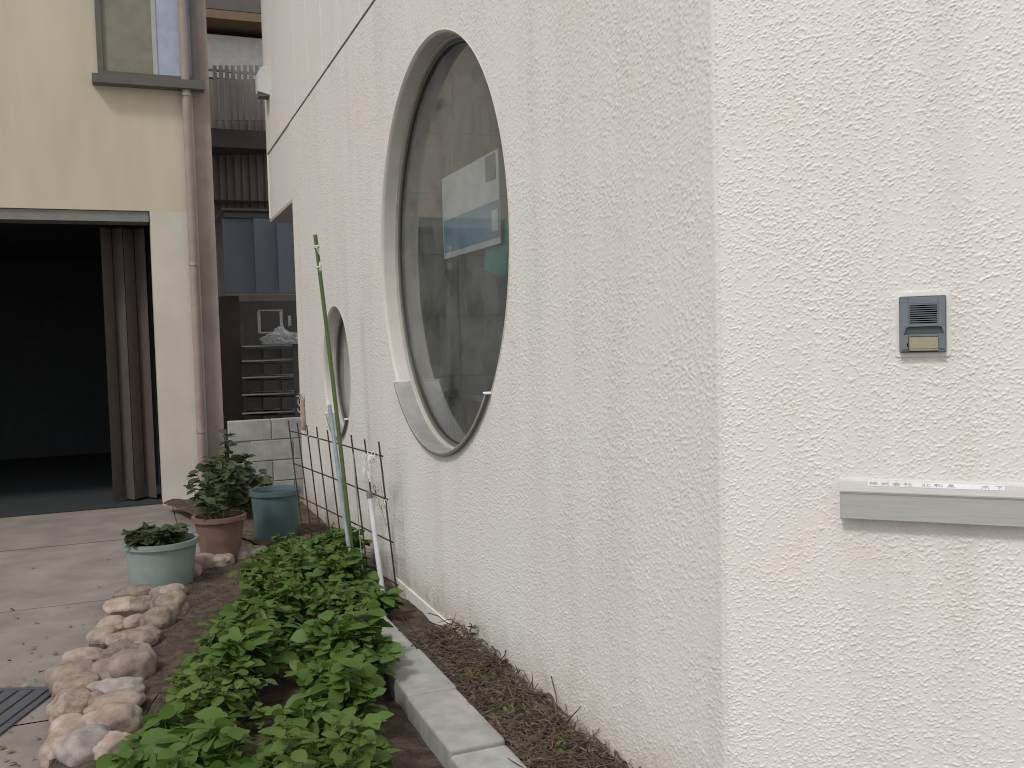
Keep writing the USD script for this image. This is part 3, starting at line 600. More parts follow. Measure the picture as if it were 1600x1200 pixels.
# iron cover in the yard
cv = ground(12, 1118)
ir = thing('drain_cover', 'dark steel drain cover set in the concrete yard', 'drain cover', (cv[0] - 0.22, cv[1], 0))
obj('cover_frame', cat([bx(-0.30, 0.30, -0.30, -0.27, 0.0, 0.010), bx(-0.30, 0.30, 0.27, 0.30, 0, 0.010), bx(-0.30, -0.27, -0.27, 0.27, 0, 0.010), bx(0.27, 0.30, -0.27, 0.27, 0, 0.010)]), 'iron_plate', ir)
for kx in range(8): obj('bar', bx(-0.265 + kx * 0.067, -0.215 + kx * 0.067, -0.265, 0.265, 0.002, 0.009), 'iron_plate', ir)

# ------------------------------------------------------------------ plants
def leaf(n=5):
    xs = np.linspace(0, 1, n); w = np.sin(np.pi * np.clip(xs * 0.93 + 0.05, 0, 1)) ** 0.8 * 0.36; zc = -0.28 * xs ** 2
    V = []; 
    for x_, w_, z_ in zip(xs, w, zc): V += [[x_, -w_, z_ + 0.10 * w_], [x_, 0, z_ - 0.05 * 0], [x_, w_, z_ + 0.10 * w_]]
    V = np.array(V); F_ = []
    for i in range(n - 1):
        for j in (0, 1):
            a_ = i * 3 + j; F_ += [[a_, a_ + 3, a_ + 4], [a_, a_ + 4, a_ + 1]]
    return V, np.array(F_)
LV, LF = leaf()
def leaves(pos, direc, size, rg):
    n = len(pos); X = direc / np.linalg.norm(direc, axis=1)[:, None]
    up = np.tile(Z, (n, 1)) + rg.normal(0, 0.45, (n, 3)); Y = np.cross(up, X); Y /= np.linalg.norm(Y, axis=1)[:, None]; Zz = np.cross(X, Y)
    V = pos[:, None] + size[:, None, None] * (LV[None, :, :1] * X[:, None] + LV[None, :, 1:2] * Y[:, None] + LV[None, :, 2:] * Zz[:, None])
    F_ = LF[None] + (np.arange(n) * len(LV))[:, None, None]
    return trimesh.Trimesh(V.reshape(-1, 3), F_.reshape(-1, 3), process=False)
def bush(R_, H_, n, size, seed):
    rg = np.random.default_rng(seed); stems = []; P_, D_ = [], []
    for s_ in range(max(5, n // 28)):
        an = rg.uniform(0, 6.28); rr = R_ * math.sqrt(rg.uniform(0.02, 1)); top = np.array([rr * math.cos(an), rr * math.sin(an), H_ * (1.02 - 0.5 * (rr / R_) ** 2) * rg.uniform(0.7, 1.05)])
        b0 = np.array([0.25 * top[0], 0.25 * top[1], 0]); midp = (b0 + top) / 2 + np.array([0.15 * top[0], 0.15 * top[1], 0.0])
        c = [b0 * (1 - u_) ** 2 + 2 * midp * u_ * (1 - u_) + top * u_ ** 2 for u_ in np.linspace(0, 1, 5)]
        stems.append(tube(c, np.linspace(0.005, 0.002, 5), 5))
        for l_ in range(28):
            u_ = rg.uniform(0.25, 1.0) ** 0.8; p_ = b0 * (1 - u_) ** 2 + 2 * midp * u_ * (1 - u_) + top * u_ ** 2
            a2 = l_ * 2.4 + rg.uniform(-0.4, 0.4)
            P_.append(p_ + rg.normal(0, 0.012, 3)); D_.append([math.cos(a2), math.sin(a2), rg.uniform(-0.25, 0.6)])
    P_ = np.array(P_); D_ = np.array(D_)
    return leaves(P_, D_, size * rg.uniform(0.55, 1.25, len(P_)), rg), cat(stems)
protos = []
PL = ['broad bright green leafy plant in the bed between stones and kerb', 'small-leaved pale green plant in the bed between stones and kerb', 'low large-leaved green plant in the bed between stones and kerb', 'upright mid green leafy plant in the bed between stones and kerb', 'dense pale yellow-green plant in the bed between stones and kerb', 'tall narrow leafy green plant in the bed between stones and kerb']
PG = ['broad bright green plants', 'small-leaved pale green plants', 'low large-leaved plants', 'upright mid green plants', 'dense yellow-green plants', 'tall narrow green plants']
rgp = np.random.default_rng(5)
spots = []
for y_ in np.arange(2.7, 5.75, 0.30):
    f = (y_ - 3.2) / 2.2
    xl, xr = -1.08 - 0.25 * f, -0.66 - 0.34 * f
    nx = max(2, int((xr - xl) / 0.24) + 1)
    for x_ in np.linspace(xl, xr, nx): spots.append((x_ + rgp.uniform(-0.06, 0.06), y_ + rgp.uniform(-0.08, 0.08)))
for i, (x_, y_) in enumerate(spots):
    if i < 6:
        t = thing('leafy_plant', PL[i], 'plant', (x_, y_, SOIL - 0.02), rgp.uniform(0, 6.28), PG[i] + ' in the bed')
        lf, sm_ = bush((0.24, 0.22, 0.26, 0.2, 0.25, 0.19)[i], (0.26, 0.33, 0.20, 0.30, 0.24, 0.37)[i], (480, 520, 420, 380, 560, 340)[i], (0.066, 0.050, 0.082, 0.060, 0.048, 0.072)[i], 100 + i)
        obj('foliage', lf, ('leaf_green', 'leaf_light', 'leaf_green', 'leaf_green', 'leaf_light', 'leaf_green')[i], t, smooth=True); obj('stem', sm_, 'stem_green', t, smooth=True); protos.append(t)
    else:
        r_ = dup(protos[int(rgp.integers(0, 6))], (x_, y_, SOIL - 0.02), rgp.uniform(0, 6.28))
        UsdGeom.Xformable(r_).AddScaleOp().Set(Gf.Vec3f(*([float(rgp.uniform(0.82, 1.15))] * 3)))
fl_p = []
for _ in range(150):
    g_ = ground(rgp.uniform(-20, 330), 860 + 360 * rgp.random() ** 0.8); fl_p.append([g_[0] + rgp.normal(0, 0.12), g_[1], 0.009])
fl_p = np.array(fl_p)
obj('fallen_leaves', leaves(fl_p, np.c_[rgp.normal(0, 1, (150, 2)), rgp.uniform(0, 0.25, 150)], rgp.uniform(0.01, 0.035, 150), rgp), 'dry_straw', None, smooth=True, kind='stuff', label='dry brown leaf bits scattered over the concrete yard', cat='leaf litter')

# ------------------------------------------------------------------ pots and buckets
def pot(name, label, c, px, py, w, h, material, cat_, taper=0.78, rim=0.012, soil=True):
    p_ = ground(px, py); r = w / 2
    t = thing(name, label, cat_, p_)
    obj('shell', lathe([(0.0, 0.004), (r * taper, 0.0), (r * (taper + 0.02), 0.01), (r * 0.985, h - 0.035), (r * 0.985, h - 0.03), (r - 0.010, h - 0.03), (r * taper, 0.03), (0, 0.03)]), material, t, smooth=35)
    obj('rim', lathe([(r * 0.985, h - 0.034), (r + rim, h - 0.032), (r + rim, h), (r - 0.006, h), (r - 0.012, h - 0.036)]), material, t, smooth=35)
    if soil: obj('soil', lathe([(r - 0.011, h - 0.05), (r * 0.5, h - 0.04), (0.0, h - 0.035)]), 'soil', t, smooth=True)
    return t, p_, h
pot('bucket', 'dark teal plastic bucket standing nearest the wire fence', None, 434, 856, 0.36, 0.44, 'teal_plastic', 'bucket', 0.8)
_, p1, h1 = pot('flower_pot', 'brown terracotta flower pot between the two teal containers', None, 346, 886, 0.33, 0.36, 'terracotta', 'flower pot', 0.68, 0.016)
_, p2, h2 = pot('planter', 'pale teal round planter in front of the terracotta pot', None, 255, 925, 0.42, 0.33, 'pale_teal', 'planter', 0.82)
for (p_, h_, R_, H_, sd, lb_, mt) in ((p1, h1 - 0.05, 0.22, 0.42, 301, 'olive green plant growing in the brown terracotta pot', 'leaf_olive'), (p2, h2 - 0.05, 0.2, 0.16, 302, 'low dull green plant growing in the pale teal planter', 'leaf_olive')):
    t = thing('potted_plant', lb_, 'plant', (p_[0], p_[1], h_)); lf, sm_ = bush(R_, H_, 260, 0.075, sd)
    obj('foliage', lf, mt, t, smooth=True); obj('stem', sm_, 'stem_green', t, smooth=True)
pb = ground(350, 830)
t = thing('yard_shrub', 'olive green shrub behind the pots beside the beige house', 'shrub', (pb[0], pb[1] + 0.2, 0)); lf, sm_ = bush(0.36, 0.75, 700, 0.09, 303)
obj('foliage', lf, 'leaf_olive', t, smooth=True); obj('stem', sm_, 'stem_green', t, smooth=True)

# ------------------------------------------------------------------ wire fence and stakes
FD = np.array([math.sin(math.radians(-28.2)), math.cos(math.radians(-28.2)), 0])           # along the fence, away
FO = np.array([FD[1] * -1, FD[0], 0]); FO = FO if FO @ N > 0 else -FO                      # outward, towards the yard
LEAN = math.radians(5.0)
FU = FO * math.sin(LEAN) + Z * math.cos(LEAN)
tb, zb = on_wall(617, 893); FB = wall(tb, SOIL - 0.02, 0.10)
def fence_hit(px, py):
    nn = np.cross(FD, FU); d = ray(px, py); o = np.array([0, 0, EYE]); q = o + d * (((FB - o) @ nn) / (d @ nn)); r = q - FB; return r @ FD, (r - (r @ FD) * FD) @ FU
s0, v0 = fence_hit(594.5, 713); FB = FB + s0 * FD
fn = thing('wire_fence', 'rusty wire mesh fence leaning beside the stucco wall', 'fence')
def FP(s, v, o=0.0): return FB + s * FD + v * FU + o * np.cross(FD, FU)
rail_v = [fence_hit(594.5, 713)[1], fence_hit(603, 780.6)[1], fence_hit(611.6, 848)[1]]
dv = (rail_v[0] - rail_v[2]) / 2; rail_v = [rail_v[0] - dv * i for i in range(4)]
rods = [fence_hit(591.3, 691)[0], fence_hit(568.5, 684.5)[0], fence_hit(548, 679)[0]]
ds = (rods[2] - rods[0]) / 2
rod_s = [i * ds for i in range(9)]
topv = rail_v[0] + 0.075
for i, s in enumerate(rod_s):
    obj('upright_rod', tube([FP(s, 0.0), FP(s + 0.003, topv / 2), FP(s, topv + rng.uniform(-0.006, 0.006))], 0.0048, 7), 'rusty_rod', fn, smooth=True)
for v in rail_v:
    if v > 0.03: obj('rail_wire', tube([FP(-0.012, v, 0.008), FP(rod_s[5], v + 0.002, 0.008), FP(rod_s[-1] + 0.02, v, 0.008)], 0.0046, 7), 'rusty_rod', fn, smooth=True)
# a stake through two photo points at a chosen depth
def stake_pts(x0, y0, x1, y1, dep0, z_end):
    a_ = at_depth(x0, y0, dep0); nn = np.cross(FD, FU)
    b_ = at_depth(x1, y1, dep0 - 0.05)
    k = (z_end - a_[2]) / (b_[2] - a_[2]); return a_, a_ + (b_ - a_) * k
dep = FP(rod_s[3], 0)[1] - 0.06
ga, gb = stake_pts(492.5, 367, 529.5, 690, dep, SOIL - 0.1)
gs = thing('green_stake', 'tall green garden stake leaning in front of the small round window', 'garden stake')
pts = [ga + (gb - ga) * u_ + np.array([0.006 * math.sin(3.1 * u_), 0, 0]) for u_ in np.linspace(0, 1, 12)]
obj('rod', tube(pts, np.linspace(0.0118, 0.0125, 12), 14), 'green_stake', gs, smooth=40)
def along(u_): return ga + (gb - ga) * u_ + np.array([0.006 * math.sin(3.1 * u_), 0, 0])
def string(pts, r=0.0016, n=5): return tube(pts, r, n)
def spline(pts, k=12):
    from scipy.interpolate import make_interp_spline
    pts = np.array(pts, float); return make_interp_spline(np.arange(len(pts)), pts, k=min(3, len(pts) - 1))(np.linspace(0, len(pts) - 1, k))
def knot(c, axis, r, turns, seed, rr=0.0022):
    rg = np.random.default_rng(seed); axis = axis / np.linalg.norm(axis); u_ = np.cross(axis, [0.3, 0.9, 0.1]); u_ /= np.linalg.norm(u_); w_ = np.cross(axis, u_)
    an = np.linspace(0, 2 * np.pi * turns, 16 * turns)
    return tube([c + (r + 0.001 * rg.random()) * (math.cos(q) * u_ + math.sin(q) * w_) + axis * (0.012 * (q / an[-1] - 0.5) + 0.004 * math.sin(q * 0.7)) for q in an], rr, 5)
hgl = ga[2] - gb[2]; u1 = 0.16 / hgl * 1.0
yscale = dep / FPX
def off(dx, dy, toward=0.0): return np.array([dx * yscale, -toward, -dy * yscale])
uk = 19 * yscale / hgl; c1 = along(uk)
obj('string_tie', cat([knot(c1, ga - gb, 0.0150, 4, 1, 0.0034)] + [string(spline(q)) for q in (
    [c1 + off(0, 0, .014), c1 + off(7, -2, .02), c1 + off(14, -1.5, .02)], [c1 + off(1, 0, .014), c1 + off(7, 10, .02), c1 + off(11, 20, .02), c1 + off(14, 32, .02), c1 + off(21, 43, .015)],
    [c1 + off(0, 1, .014), c1 + off(5, 12, .02), c1 + off(9, 18, .02), c1 + off(11, 24, .015)], [c1 + off(0, 0, .014), c1 + off(3, 7, .02), c1 + off(8, 14, .02)])]), 'white_string', gs, smooth=True)
uk2 = 50 * yscale / hgl; c2 = along(uk2)
obj('string_tie', cat([knot(c2, ga - gb, 0.0140, 3, 12, 0.003), tube([c2 + off(2, q, 0.010) for q in (-8, -4, 0, 4, 7)], [0.002, 0.0062, 0.0055, 0.0066, 0.002], 8)]), 'white_string', gs, smooth=True)
# grey pole next to it
gp = thing('grey_pole', 'short blue-grey metal pole beside the green stake', 'pole')
pa, pb_ = stake_pts(514.8, 634, 522.5, 690, dep + 0.10, SOIL - 0.1)
obj('tube', tube([pa + (pb_ - pa) * u_ for u_ in np.linspace(0, 1, 6)], 0.0125, 16), 'grey_pipe', gp, smooth=40)
obj('end_plug', tube([pa + (pa - pb_) * 0.001, pa + (pa - pb_) / np.linalg.norm(pa - pb_) * 0.006], [0.0118, 0.010], 16), 'grey_pipe', gp, smooth=40)
# white pipe with its dark cap
wa, wb = stake_pts(578, 778, 589, 860, FP(rod_s[1], 0)[1] - 0.05, SOIL - 0.1)
wp = thing('white_pipe', 'white plastic pipe with a dark grey cap standing behind the fence end', 'pipe')
obj('tube', tube([wa + (wb - wa) * u_ for u_ in np.linspace(0, 1, 6)], 0.0145, 18), 'white_pipe', wp, smooth=40)
wd = (wa - wb) / np.linalg.norm(wa - wb)
obj('cap', tube([wa - wd * 0.002, wa + wd * 0.030, wa + wd * 0.037, wa + wd * 0.038], [0.0168, 0.0168, 0.0155, 0.006], 18), 'pipe_cap', wp, smooth=40)
ta_, tb_ = stake_pts(551.5, 704, 556, 760, FP(rod_s[2], 0)[1] - 0.03, SOIL - 0.05)
obj('thin_stake', tube([ta_ + (tb_ - ta_) * u_ for u_ in np.linspace(0, 1, 5)], 0.0032, 7), 'thin_green', None, smooth=True, label='thin green plant stick beside the middle fence rods', cat='garden stake')
# string tied along the top rail
sg = []
for k_ in range(4): sg.append(knot(FP(rod_s[0] + ds * (0.15 + 0.24 * k_), rail_v[0], 0.008), FD + 0.6 * Z * (-1) ** k_, 0.0085, 2, 20 + k_, 0.0024))
for sx, ln, dd in ((1.0, 0.115, 0.010), (0.93, 0.10, 0.02), (0.62, 0.125, 0.018), (0.55, 0.12, 0.012), (0.42, 0.05, 0.02), (0.3, 0.035, 0.018), (0.72, 0.06, 0.02)):
    p_ = FP(rod_s[0] + ds * sx, rail_v[0], 0.0); sg.append(string(spline([p_ + FO * 0.012, p_ + FO * (0.012 + dd) - Z * ln * 0.4 + FD * 0.01 * math.sin(sx * 40), p_ + FO * 0.02 - Z * ln * 0.75, p_ + FO * 0.017 - Z * ln + FD * 0.006 * math.cos(sx * 30)]), 0.0026))
def ribbon(c, w_, ln, seed):
    rg = np.random.default_rng(seed); n_ = 8; V = []
    for i in range(n_):
        f_ = i / (n_ - 1); tw = rg.uniform(-0.4, 0.4) + f_
        side = (FD * math.cos(tw) + FO * math.sin(tw)) * w_ * (0.5 + 0.5 * math.sin(3.1 * f_ + 0.4)); p_ = c - Z * ln * f_ + FO * 0.006 * math.sin(f_ * 5 + seed); V += [p_ - side, p_ + side]
    F_ = []
    for i in range(n_ - 1): F_ += [[2 * i, 2 * i + 1, 2 * i + 3], [2 * i, 2 * i + 3, 2 * i + 2]]
    return trimesh.Trimesh(V, F_, process=False)
for q, (sx, w_, ln) in enumerate(((0.98, 0.011, 0.13), (0.62, 0.010, 0.155), (0.52, 0.017, 0.06), (0.3, 0.019, 0.045), (0.75, 0.017, 0.045))): sg.append(ribbon(FP(rod_s[0] + ds * sx, rail_v[0], 0) + FO * 0.014, w_, ln, 60 + q))
sg.append(knot(FP(0.0, rail_v[1], 0.006), FU, 0.008, 2, 40, 0.0022))
sg.append(string(spline([FP(-0.004, rail_v[1], 0.0) + FO * 0.01, FP(-0.02, rail_v[1] - 0.02, 0) + FO * 0.012, FP(-0.01, rail_v[1] - 0.035, 0) + FO * 0.01]), 0.002))
for q in (5, 6): sg.append(knot(FP(rod_s[q], rail_v[0], 0.006), FU + FD, 0.009, 2, 44 + q, 0.002))
ts = thing('tied_string', 'white plastic string wound round the end of the fence top rail', 'string')
for i_, m_ in enumerate(sg): obj('string_loop' if i_ < 4 or i_ > 15 else 'loose_end', m_, 'white_string', ts, smooth=True)
# withered tendrils hanging in the mesh
vn = []
rv = np.random.default_rng(77)
for q in range(9):
    p_ = FP(ds * rv.uniform(0.1, 0.9), rail_v[1] + rv.uniform(-0.06, 0.08), 0.004); c = [p_]
    for _ in range(5): c.append(c[-1] + FD * rv.normal(0, 0.02) + Z * rv.normal(-0.01, 0.02) + FO * rv.normal(0, 0.008))
    vn.append(tube(spline(c, 14), 0.0011, 4))
obj('dry_vine', cat(vn), 'dry_twig', None, smooth=True, label='withered curly tendrils caught in the end of the wire fence', cat='dry vine')

# ------------------------------------------------------------------ dry plant litter at the foot of the wall
rl = np.random.default_rng(9)
def straw(n, t_lo, t_hi, o_lo, o_hi, h_, L, r, seed):
    rg = np.random.default_rng(seed); out = []
    for _ in range(n):
        t_ = rg.uniform(t_lo, t_hi); o_ = o_lo + (o_hi - o_lo) * rg.random() ** 1.1; c = wall(t_, SOIL + rg.uniform(0.0, h_) * (1 - 0.7 * (o_ - o_lo) / (o_hi - o_lo)), o_)
        an = rg.uniform(0, 6.28); el = rg.normal(0.05, 0.28); d = np.array([math.cos(an) * math.cos(el), math.sin(an) * math.cos(el), math.sin(el)]); l_ = L * rg.uniform(0.4, 1.3)
        pts = [c - d * l_ / 2, c - d * l_ * 0.15 + rg.normal(0, 0.008, 3), c + d * l_ * 0.2 + rg.normal(0, 0.008, 3), c + d * l_ / 2 + rg.normal(0, 0.012, 3)]
        for p_ in pts:
            o = (p_ - wall(0, 0)) @ N
            if o < 0.006: p_ += N * (0.006 - o)
        out.append(tube(pts, r * rg.uniform(0.6, 1.4), 4, cap=False))
    return cat(out)
obj('dry_straw', straw(2600, 2.2, 4.1, 0.0, 0.25, 0.085, 0.10, 0.0014, 31), 'dry_straw', None, kind='stuff', smooth=True, label='dry brown straw litter heaped along the foot of the wall', cat='straw')
obj('dry_twigs', straw(800, 2.2, 4.2, 0.0, 0.24, 0.095, 0.15, 0.0021, 32), 'dry_twig', None, kind='stuff', smooth=True, label='dark dry twigs lying in the straw along the wall', cat='twigs')
# small green weeds among the straw
wd_p, wd_d = [], []
for _ in range(140):
    c_ = [(2.75, 0.14), (3.1, 0.13), (2.45, 0.2), (3.45, 0.15)][rl.integers(4)]
    wd_p.append(wall(c_[0] + rl.normal(0, 0.09), SOIL + 0.03 + rl.uniform(0, 0.05), max(0.02, c_[1] + rl.normal(0, 0.035)))); wd_d.append(rl.normal(0, 1, 3) * [1, 1, 0.5])
obj('weeds', leaves(np.array(wd_p), np.array(wd_d), rl.uniform(0.008, 0.022, 140), rl), 'leaf_green', None, smooth=True, kind='stuff', label='small green weeds sprouting through the straw', cat='weeds')
# separate twigs that stand up against the wall
def standing(name, label, ptsx, r, o=0.05, cat_='twig', mt='dry_twig', out_step=0.0):
    P_ = []
    for i, (x_, y_) in enumerate(ptsx): t_, z_ = on_wall(x_, y_, o + out_step * i); P_.append(wall(t_, z_, o + out_step * i))
    k_ = 16; rr = np.linspace(r, r * 0.45, k_); obj(name, tube(spline(P_, k_), rr, 7), mt, None, smooth=True, label=label, cat=cat_)
standing('standing_twig', 'thick dark twig bent at its top, standing against the wall', [(873, 1128), (869, 1108), (864, 1092), (857, 1083)], 0.0068, 0.06)
standing('standing_twig', 'thin dry twig slanting to the right of the thick dark twig', [(884, 1131), (893, 1120), (903, 1109), (908, 1104)], 0.0026, 0.05)
standing('standing_twig', 'long thin stem curving along the wall above the straw', [(858, 1108), (845, 1093), (825, 1075), (813, 1062), (811, 1048)], 0.0027, 0.04)
standing('standing_twig', 'short upright dry stem left of the thick dark twig', [(832, 1080), (832, 1064), (831, 1049)], 0.0024, 0.04)
standing('standing_twig', 'dry stem at the near end of the straw', [(952, 1198), (945, 1185), (938, 1174)], 0.0036, 0.05)
standing('standing_twig', 'arched thin stem near the pale wall foot strip', [(782, 1024), (777, 1016), (768, 1014), (758, 1016)], 0.0026, 0.05)
# sprout by the wall foot
P_ = [wall(*on_wall(x_, y_, 0.03), 0.03) for x_, y_ in ((733, 1003), (735, 992), (734, 985), (737, 980), (734, 973))]
sp_ = thing('wall_sprout', 'tiny sprout growing out of the joint at the wall foot', 'sprout')
obj('stem', tube(spline(P_, 12), 0.0022, 6), 'dry_twig', sp_, smooth=True)
obj('leaf', leaves(np.array([P_[1], P_[2], P_[3], P_[3], P_[0]]), np.array([[1, 0, .4], [-1, 0, .3], [.8, -.5, .2], [-.6, -.4, .4], [-.7, -.6, .1]]), np.full(5, 0.028), rl), 'leaf_olive', sp_, smooth=True)
# pale strip of bare render along the wall foot
obj('wall_foot_strip', wbox(3.15, 5.2, SOIL - 0.05, SOIL + 0.035, 0.0005, 0.012), 'caulk', bld)

# bare pale branch at the wall end
pbp = []
def PB(x_, y_): return at_depth(x_, y_, 8.0)
pbp.append(tube(spline([PB(473, 672), PB(474, 650), PB(473, 636), PB(472, 622)], 12), np.linspace(0.020, 0.011, 12), 8))
for q in (((472, 636), (467, 632), (466, 624)), ((472, 630), (468, 620), (463, 620)), ((473, 628), (476, 621), (475, 617)), ((473, 640), (477, 637), (477, 633)), ((472, 645), (467, 643), (465, 638)), ((472, 624), (470, 617), (467, 615))):
    pbp.append(tube(spline([PB(*w_) for w_ in q], 8), np.linspace(0.008, 0.005, 8), 6))
obj('bare_branch', cat(pbp), 'pale_branch', None, smooth=True, label='pale bare pruned branch with stubs at the far end of the wall', cat='branch')

# ------------------------------------------------------------------ beige house with its open garage
G0 = ground(255, 790)
hs = thing('beige_house', 'beige rendered house with a dark open garage', 'house')
def hb(x0, x1, z0, z1, d0, d1):       # x along E_ from the garage's right jamb, d into the house (along A)
    m = frame(np.array([G0[0], G0[1], 0]), E_, A, Z, bx(x0, x1, d0, d1, z0, z1)); m.fix_normals(); return m
def hpx(px, py, d=0.0):               # the house-front point behind a photo pixel
    dr = ray(px, py); o = np.array([0, 0, EYE]); q = o + dr * (((G0 + d * A - o) @ A) / (dr @ A)); return (q - G0) @ E_, q[2]
LZ = hpx(120, 327)[1]; XR = hpx(343, 500)[0]
HT = 6.6
obj('wall', hb(-9.0, XR - 0.16, LZ, HT, 0.0, 0.18), 'house_beige', hs)
obj('pier', hb(0.0, XR - 0.16, 0.0, LZ, 0.0, 0.45), 'pier_beige', hs)
obj('side_wall', hb(XR - 0.16, XR - 0.001, 0.0, HT, 0.03, 6.0), 'pipe_tan', hs, label='tan edge of the house wall beside the pier')
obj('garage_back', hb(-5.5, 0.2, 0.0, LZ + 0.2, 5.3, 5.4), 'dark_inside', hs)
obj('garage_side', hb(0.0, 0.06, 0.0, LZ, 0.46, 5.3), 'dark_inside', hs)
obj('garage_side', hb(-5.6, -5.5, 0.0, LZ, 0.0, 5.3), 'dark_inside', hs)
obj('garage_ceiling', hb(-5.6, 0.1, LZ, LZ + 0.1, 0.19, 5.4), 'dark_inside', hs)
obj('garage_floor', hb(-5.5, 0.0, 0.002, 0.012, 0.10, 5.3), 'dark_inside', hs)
obj('front_pier', hb(-9.0, -5.61, 0.0, LZ, 0.0, 0.3), 'house_beige', hs)
obj('shutter_box', hb(-5.5, -0.01, LZ - 0.10, LZ - 0.004, 0.02, 0.30), 'shutter_box', hs)
for k_ in range(4):
    x0_ = -0.05 - 0.10 * k_; y0_, y1_ = (0.34, 0.47) if k_ % 2 == 0 else (0.47, 0.34)
    lf_ = trimesh.creation.extrude_polygon(Polygon([(x0_, y0_), (x0_ - 0.094, y1_), (x0_ - 0.094, y1_ + 0.03), (x0_, y0_ + 0.03)]), LZ - 0.15, engine='earcut'); lf_.apply_translation([0, 0, 0.03])
    lf_ = frame(np.array([G0[0], G0[1], 0]), E_, A, Z, lf_); lf_.fix_normals(); obj('door_leaf', lf_, 'brown_wood', hs, label='dark brown folding leaf of the garage door' if k_ == 0 else None)
for x_ in (-0.3, -2.6): obj('door_track', hb(x_ - 0.02, x_ + 0.02, LZ - 0.16, LZ - 0.12, 0.5, 4.6), 'aluminium', hs)
obj('rear_wall', hb(-9.0, XR - 0.16, 0.0, HT, 5.8, 6.0), 'house_beige', hs)
rf_ = obj('roof', hb(-9.4, XR + 0.3, HT, HT + 0.25, -0.6, 6.5), 'roof_tile', hs)
wx0, wz0 = hpx(162, 112); wx1, _ = hpx(300, 112); wz1 = wz0 + 1.25
wi = obj('window', cat([hb(wx0 - 0.05, wx1 + 0.05, wz0 - 0.05, wz0, -0.04, 0.0), hb(wx0 - 0.05, wx1 + 0.05, wz1, wz1 + 0.05, -0.04, 0.0), hb(wx0 - 0.05, wx0, wz0, wz1, -0.04, 0.0), hb(wx1, wx1 + 0.05, wz0, wz1, -0.04, 0.0)]), 'dark_frame', hs)
wm = (wx0 * 0.42 + wx1 * 0.58)
obj('pane', hb(wx0, wm - 0.02, wz0, wz1, -0.012, -0.006), 'curtain_olive', wi, label='window half with an olive curtain')
obj('pane', hb(wm + 0.02, wx1, wz0, wz1, -0.022, -0.016), 'curtain_blue', wi, label='window half with a pale blue curtain')
obj('sash_bar', hb(wm - 0.02, wm + 0.02, wz0, wz1, -0.03, -0.004), 'aluminium', wi)
obj('sill', hb(wx0 - 0.10, wx1 + 0.10, wz0 - 0.13, wz0 - 0.051, -0.13, -0.002), 'dark_frame', wi)
dp = tube([np.array([*(G0 + E_ * (XR - 0.22) - A * 0.06)[:2], z_]) for z_ in (0.0, 2.0, 4.0, HT)], 0.04, 12)
obj('downpipe', dp, 'pipe_tan', hs, smooth=40)

for z_ in (0.7, 2.3, 3.9, 5.5):
    c_ = G0 + E_ * (XR - 0.22) - A * 0.06; c_[2] = z_
    obj('pipe_bracket', frame(c_, E_, A, Z, lathe([(0.041, -0.015), (0.046, -0.015), (0.046, 0.015), (0.041, 0.015)], 16)), 'aluminium', hs)
# ------------------------------------------------------------------ lean-to store and rack beyond the wall end
LY = 11.3
def yb(px0, px1, py0, py1, d0, d1, Y=LY):   # a box square to the house grid whose front face covers this part of the view
    p0, p1 = at_depth(px0, py1, Y), at_depth(px1, py0, Y)
    o = np.array([p0[0], p0[1], 0]); L_ = (p1 - p0)[:2]; wdt = np.linalg.norm(L_)
    m = frame(o, E_, A, Z, bx(0, wdt, d0, d1, p0[2], p1[2])); m.fix_normals(); return m
ln = thing('lean_to_store', 'open lean-to store with a blue-grey steel panel beyond the wall end', 'store')
obj('panel', yb(352, 400, 340, 457, 0, 0.04), 'bluegrey_steel', ln)
obj('panel', yb(400.6, 436, 340, 457, 0.0, 0.04), 'bluegrey_steel', ln)
obj('panel', yb(436.6, 480, 340, 457, 0.004, 0.04), 'bluegrey_steel', ln)
obj('top_trim', yb(350, 482, 330, 340, -0.05, 0.05), 'crate_dark', ln)
obj('bottom_trim', yb(352, 480, 457, 461, -0.02, 0.045), 'rack_board', ln)
obj('back_panel', yb(340, 490, 462, 830, 0.75, 0.80), 'crate_dark', ln)
obj('post', yb(356, 372, 462, 835, 0.0, 0.06), 'brown_wood', ln)
obj('roof', yb(345, 500, 322, 330, -0.1, 1.2), 'rack_steel', ln)
rk = thing('storage_rack', 'dark storage rack with pale shelf edges under the blue-grey panel', 'rack')
for y_ in (540, 563, 589, 616, 645, 676, 706): obj('shelf', yb(378, 480, y_ - 2.4, y_ + 2.4, -0.02, 0.55), 'rack_board', rk)
for x_ in (378, 470): obj('upright', yb(x_, x_ + 3, 505, 830, 0.07, 0.10), 'rack_steel', rk)
for i_, (ya, yb_) in enumerate(((545, 562), (568, 587), (594, 614), (621, 643), (650, 674))):
    for xa in (384, 414, 443):
        obj('crate', yb(xa, xa + 27, ya, yb_ - 2.5, 0.12, 0.50), 'crate_dark', None, label='dark crate packed on the shelves of the storage rack', cat='crate', group='dark crates on the rack')
fr = thing('wooden_frame', 'pale empty frame leaning on the top of the rack behind the plastic bag', 'frame')
obj('frame_bar', yb(410, 449, 481, 484, 0.40, 0.43), 'rack_board', fr); obj('frame_bar', yb(446, 449, 484.2, 520, 0.40, 0.43), 'rack_board', fr)
obj('frame_bar', yb(410, 413, 484.2, 520, 0.40, 0.43), 'rack_board', fr); obj('frame_bar', yb(413.3, 445.7, 517, 520, 0.40, 0.43), 'rack_board', fr)
obj('stick', yb(457, 460.5, 492, 508, 0.3, 0.33), 'rack_board', None, label='short pale stick standing on the rack by the wall end', cat='stick')
bg = trimesh.creation.icosphere(3, 1.0); v = bg.vertices
rb_ = np.random.default_rng(14)
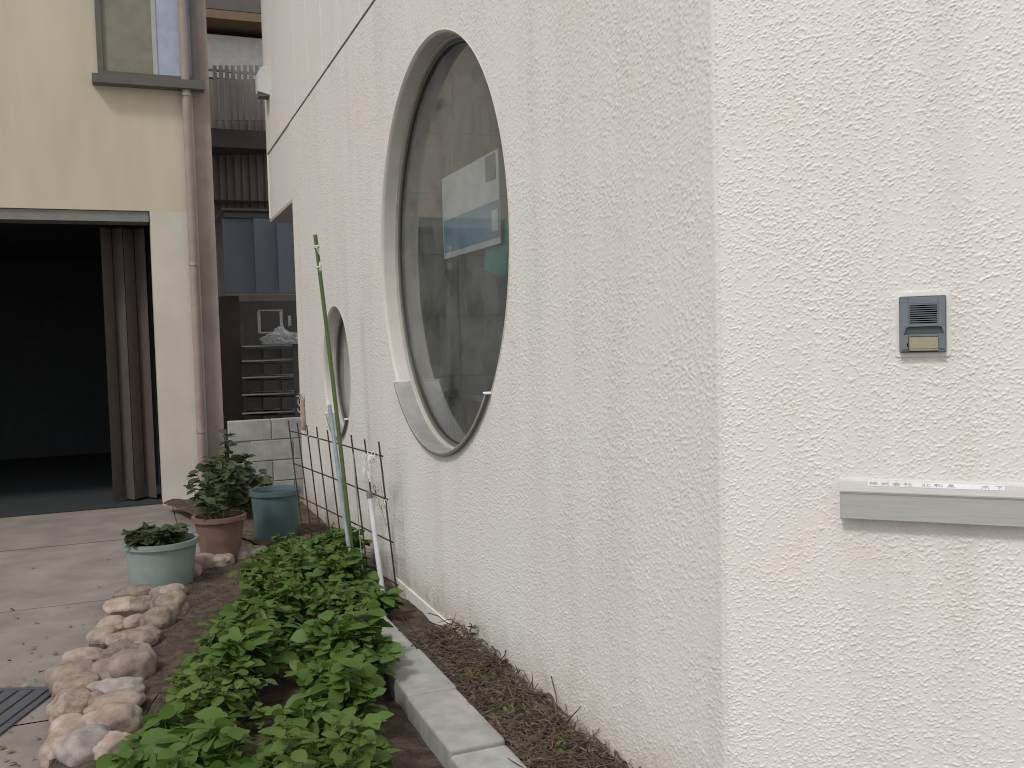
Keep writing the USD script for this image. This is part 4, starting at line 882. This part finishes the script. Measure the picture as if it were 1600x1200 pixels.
v = v * (1 + rb_.normal(0, 0.11, len(v)) + 0.7 * (meshkit.fbm(v * 1.6 + 5, 3, 8) - 0.5))[:, None]; v[:, 2] = np.maximum(v[:, 2], -0.6)
neck = v[:, 2] > 0.55; v[neck, :2] *= 0.5; v[neck, 2] *= 1.2
c_ = at_depth(439, 529, LY + 0.05); bg.vertices = v * [0.20, 0.14, 0.115] + c_
obj('plastic_bag', bg, 'clear_film', None, smooth=False, label='crumpled clear plastic bag lying on the storage rack', cat='plastic bag')
# low block wall closing the bed
bw = thing('block_wall', 'low wall of pale grey concrete blocks beyond the wire fence', 'wall')
bo = at_depth(392, 700, 8.9); bo[2] = 0
for r_ in range(4):
    for c_ in range(3):
        x0 = c_ * 0.40 - (0.2 if r_ % 2 else 0); m = frame(bo, E_, A, Z, rbx(max(x0, -0.2) + 0.004, x0 + 0.394, 0, 0.12, r_ * 0.2 + 0.004, r_ * 0.2 + 0.195, 0.006, 6)); m.fix_normals()
        obj('block', m, 'block_concrete', bw, smooth=40)
obj('mortar', frame(bo, E_, A, Z, bx(-0.19, 1.17, 0.01, 0.11, 0.0, 0.79)), 'kerb_concrete', bw)

# ------------------------------------------------------------------ the mauve house far behind
MY = 16.0
mh_ = thing('mauve_house', 'mauve boarded house with a balcony behind the lean-to store', 'house')
def mb(px0, px1, py0, py1, d0, d1): return yb(px0, px1, py0, py1, d0, d1, MY)
obj('wall', mb(200, 520, 112, 690, 0.30, 6.0), 'mauve_siding', mh_)
obj('upper_wall', mb(200, 520, 32, 111, 0.0, 6.0), 'white_wall', mh_)
obj('eaves', mb(180, 540, 8, 31.5, -0.6, 6.3), 'eaves_brown', mh_)
obj('roof', mb(180, 540, -120, 7.5, -0.3, 6.3), 'roof_tile', mh_)
for x_ in range(300, 500, 12): obj('board', mb(x_, x_ + 10.6, 116, 330, 0.27, 0.298), 'mauve_siding', mh_)
obj('balcony_floor', mb(250, 500, 205, 240, -0.8, 0.26), 'brown_wood', mh_)
bl = obj('balcony_rail', mb(250, 500, 118, 122, -0.8, -0.75), 'rail_grey', mh_)
for x_ in range(330, 440, 9): obj('baluster', mb(x_, x_ + 2, 122.3, 204, -0.79, -0.76), 'rail_grey', bl)
obj('lower_canopy', mb(250, 500, 310, 318, -0.6, 0.26), 'brown_wood', mh_)
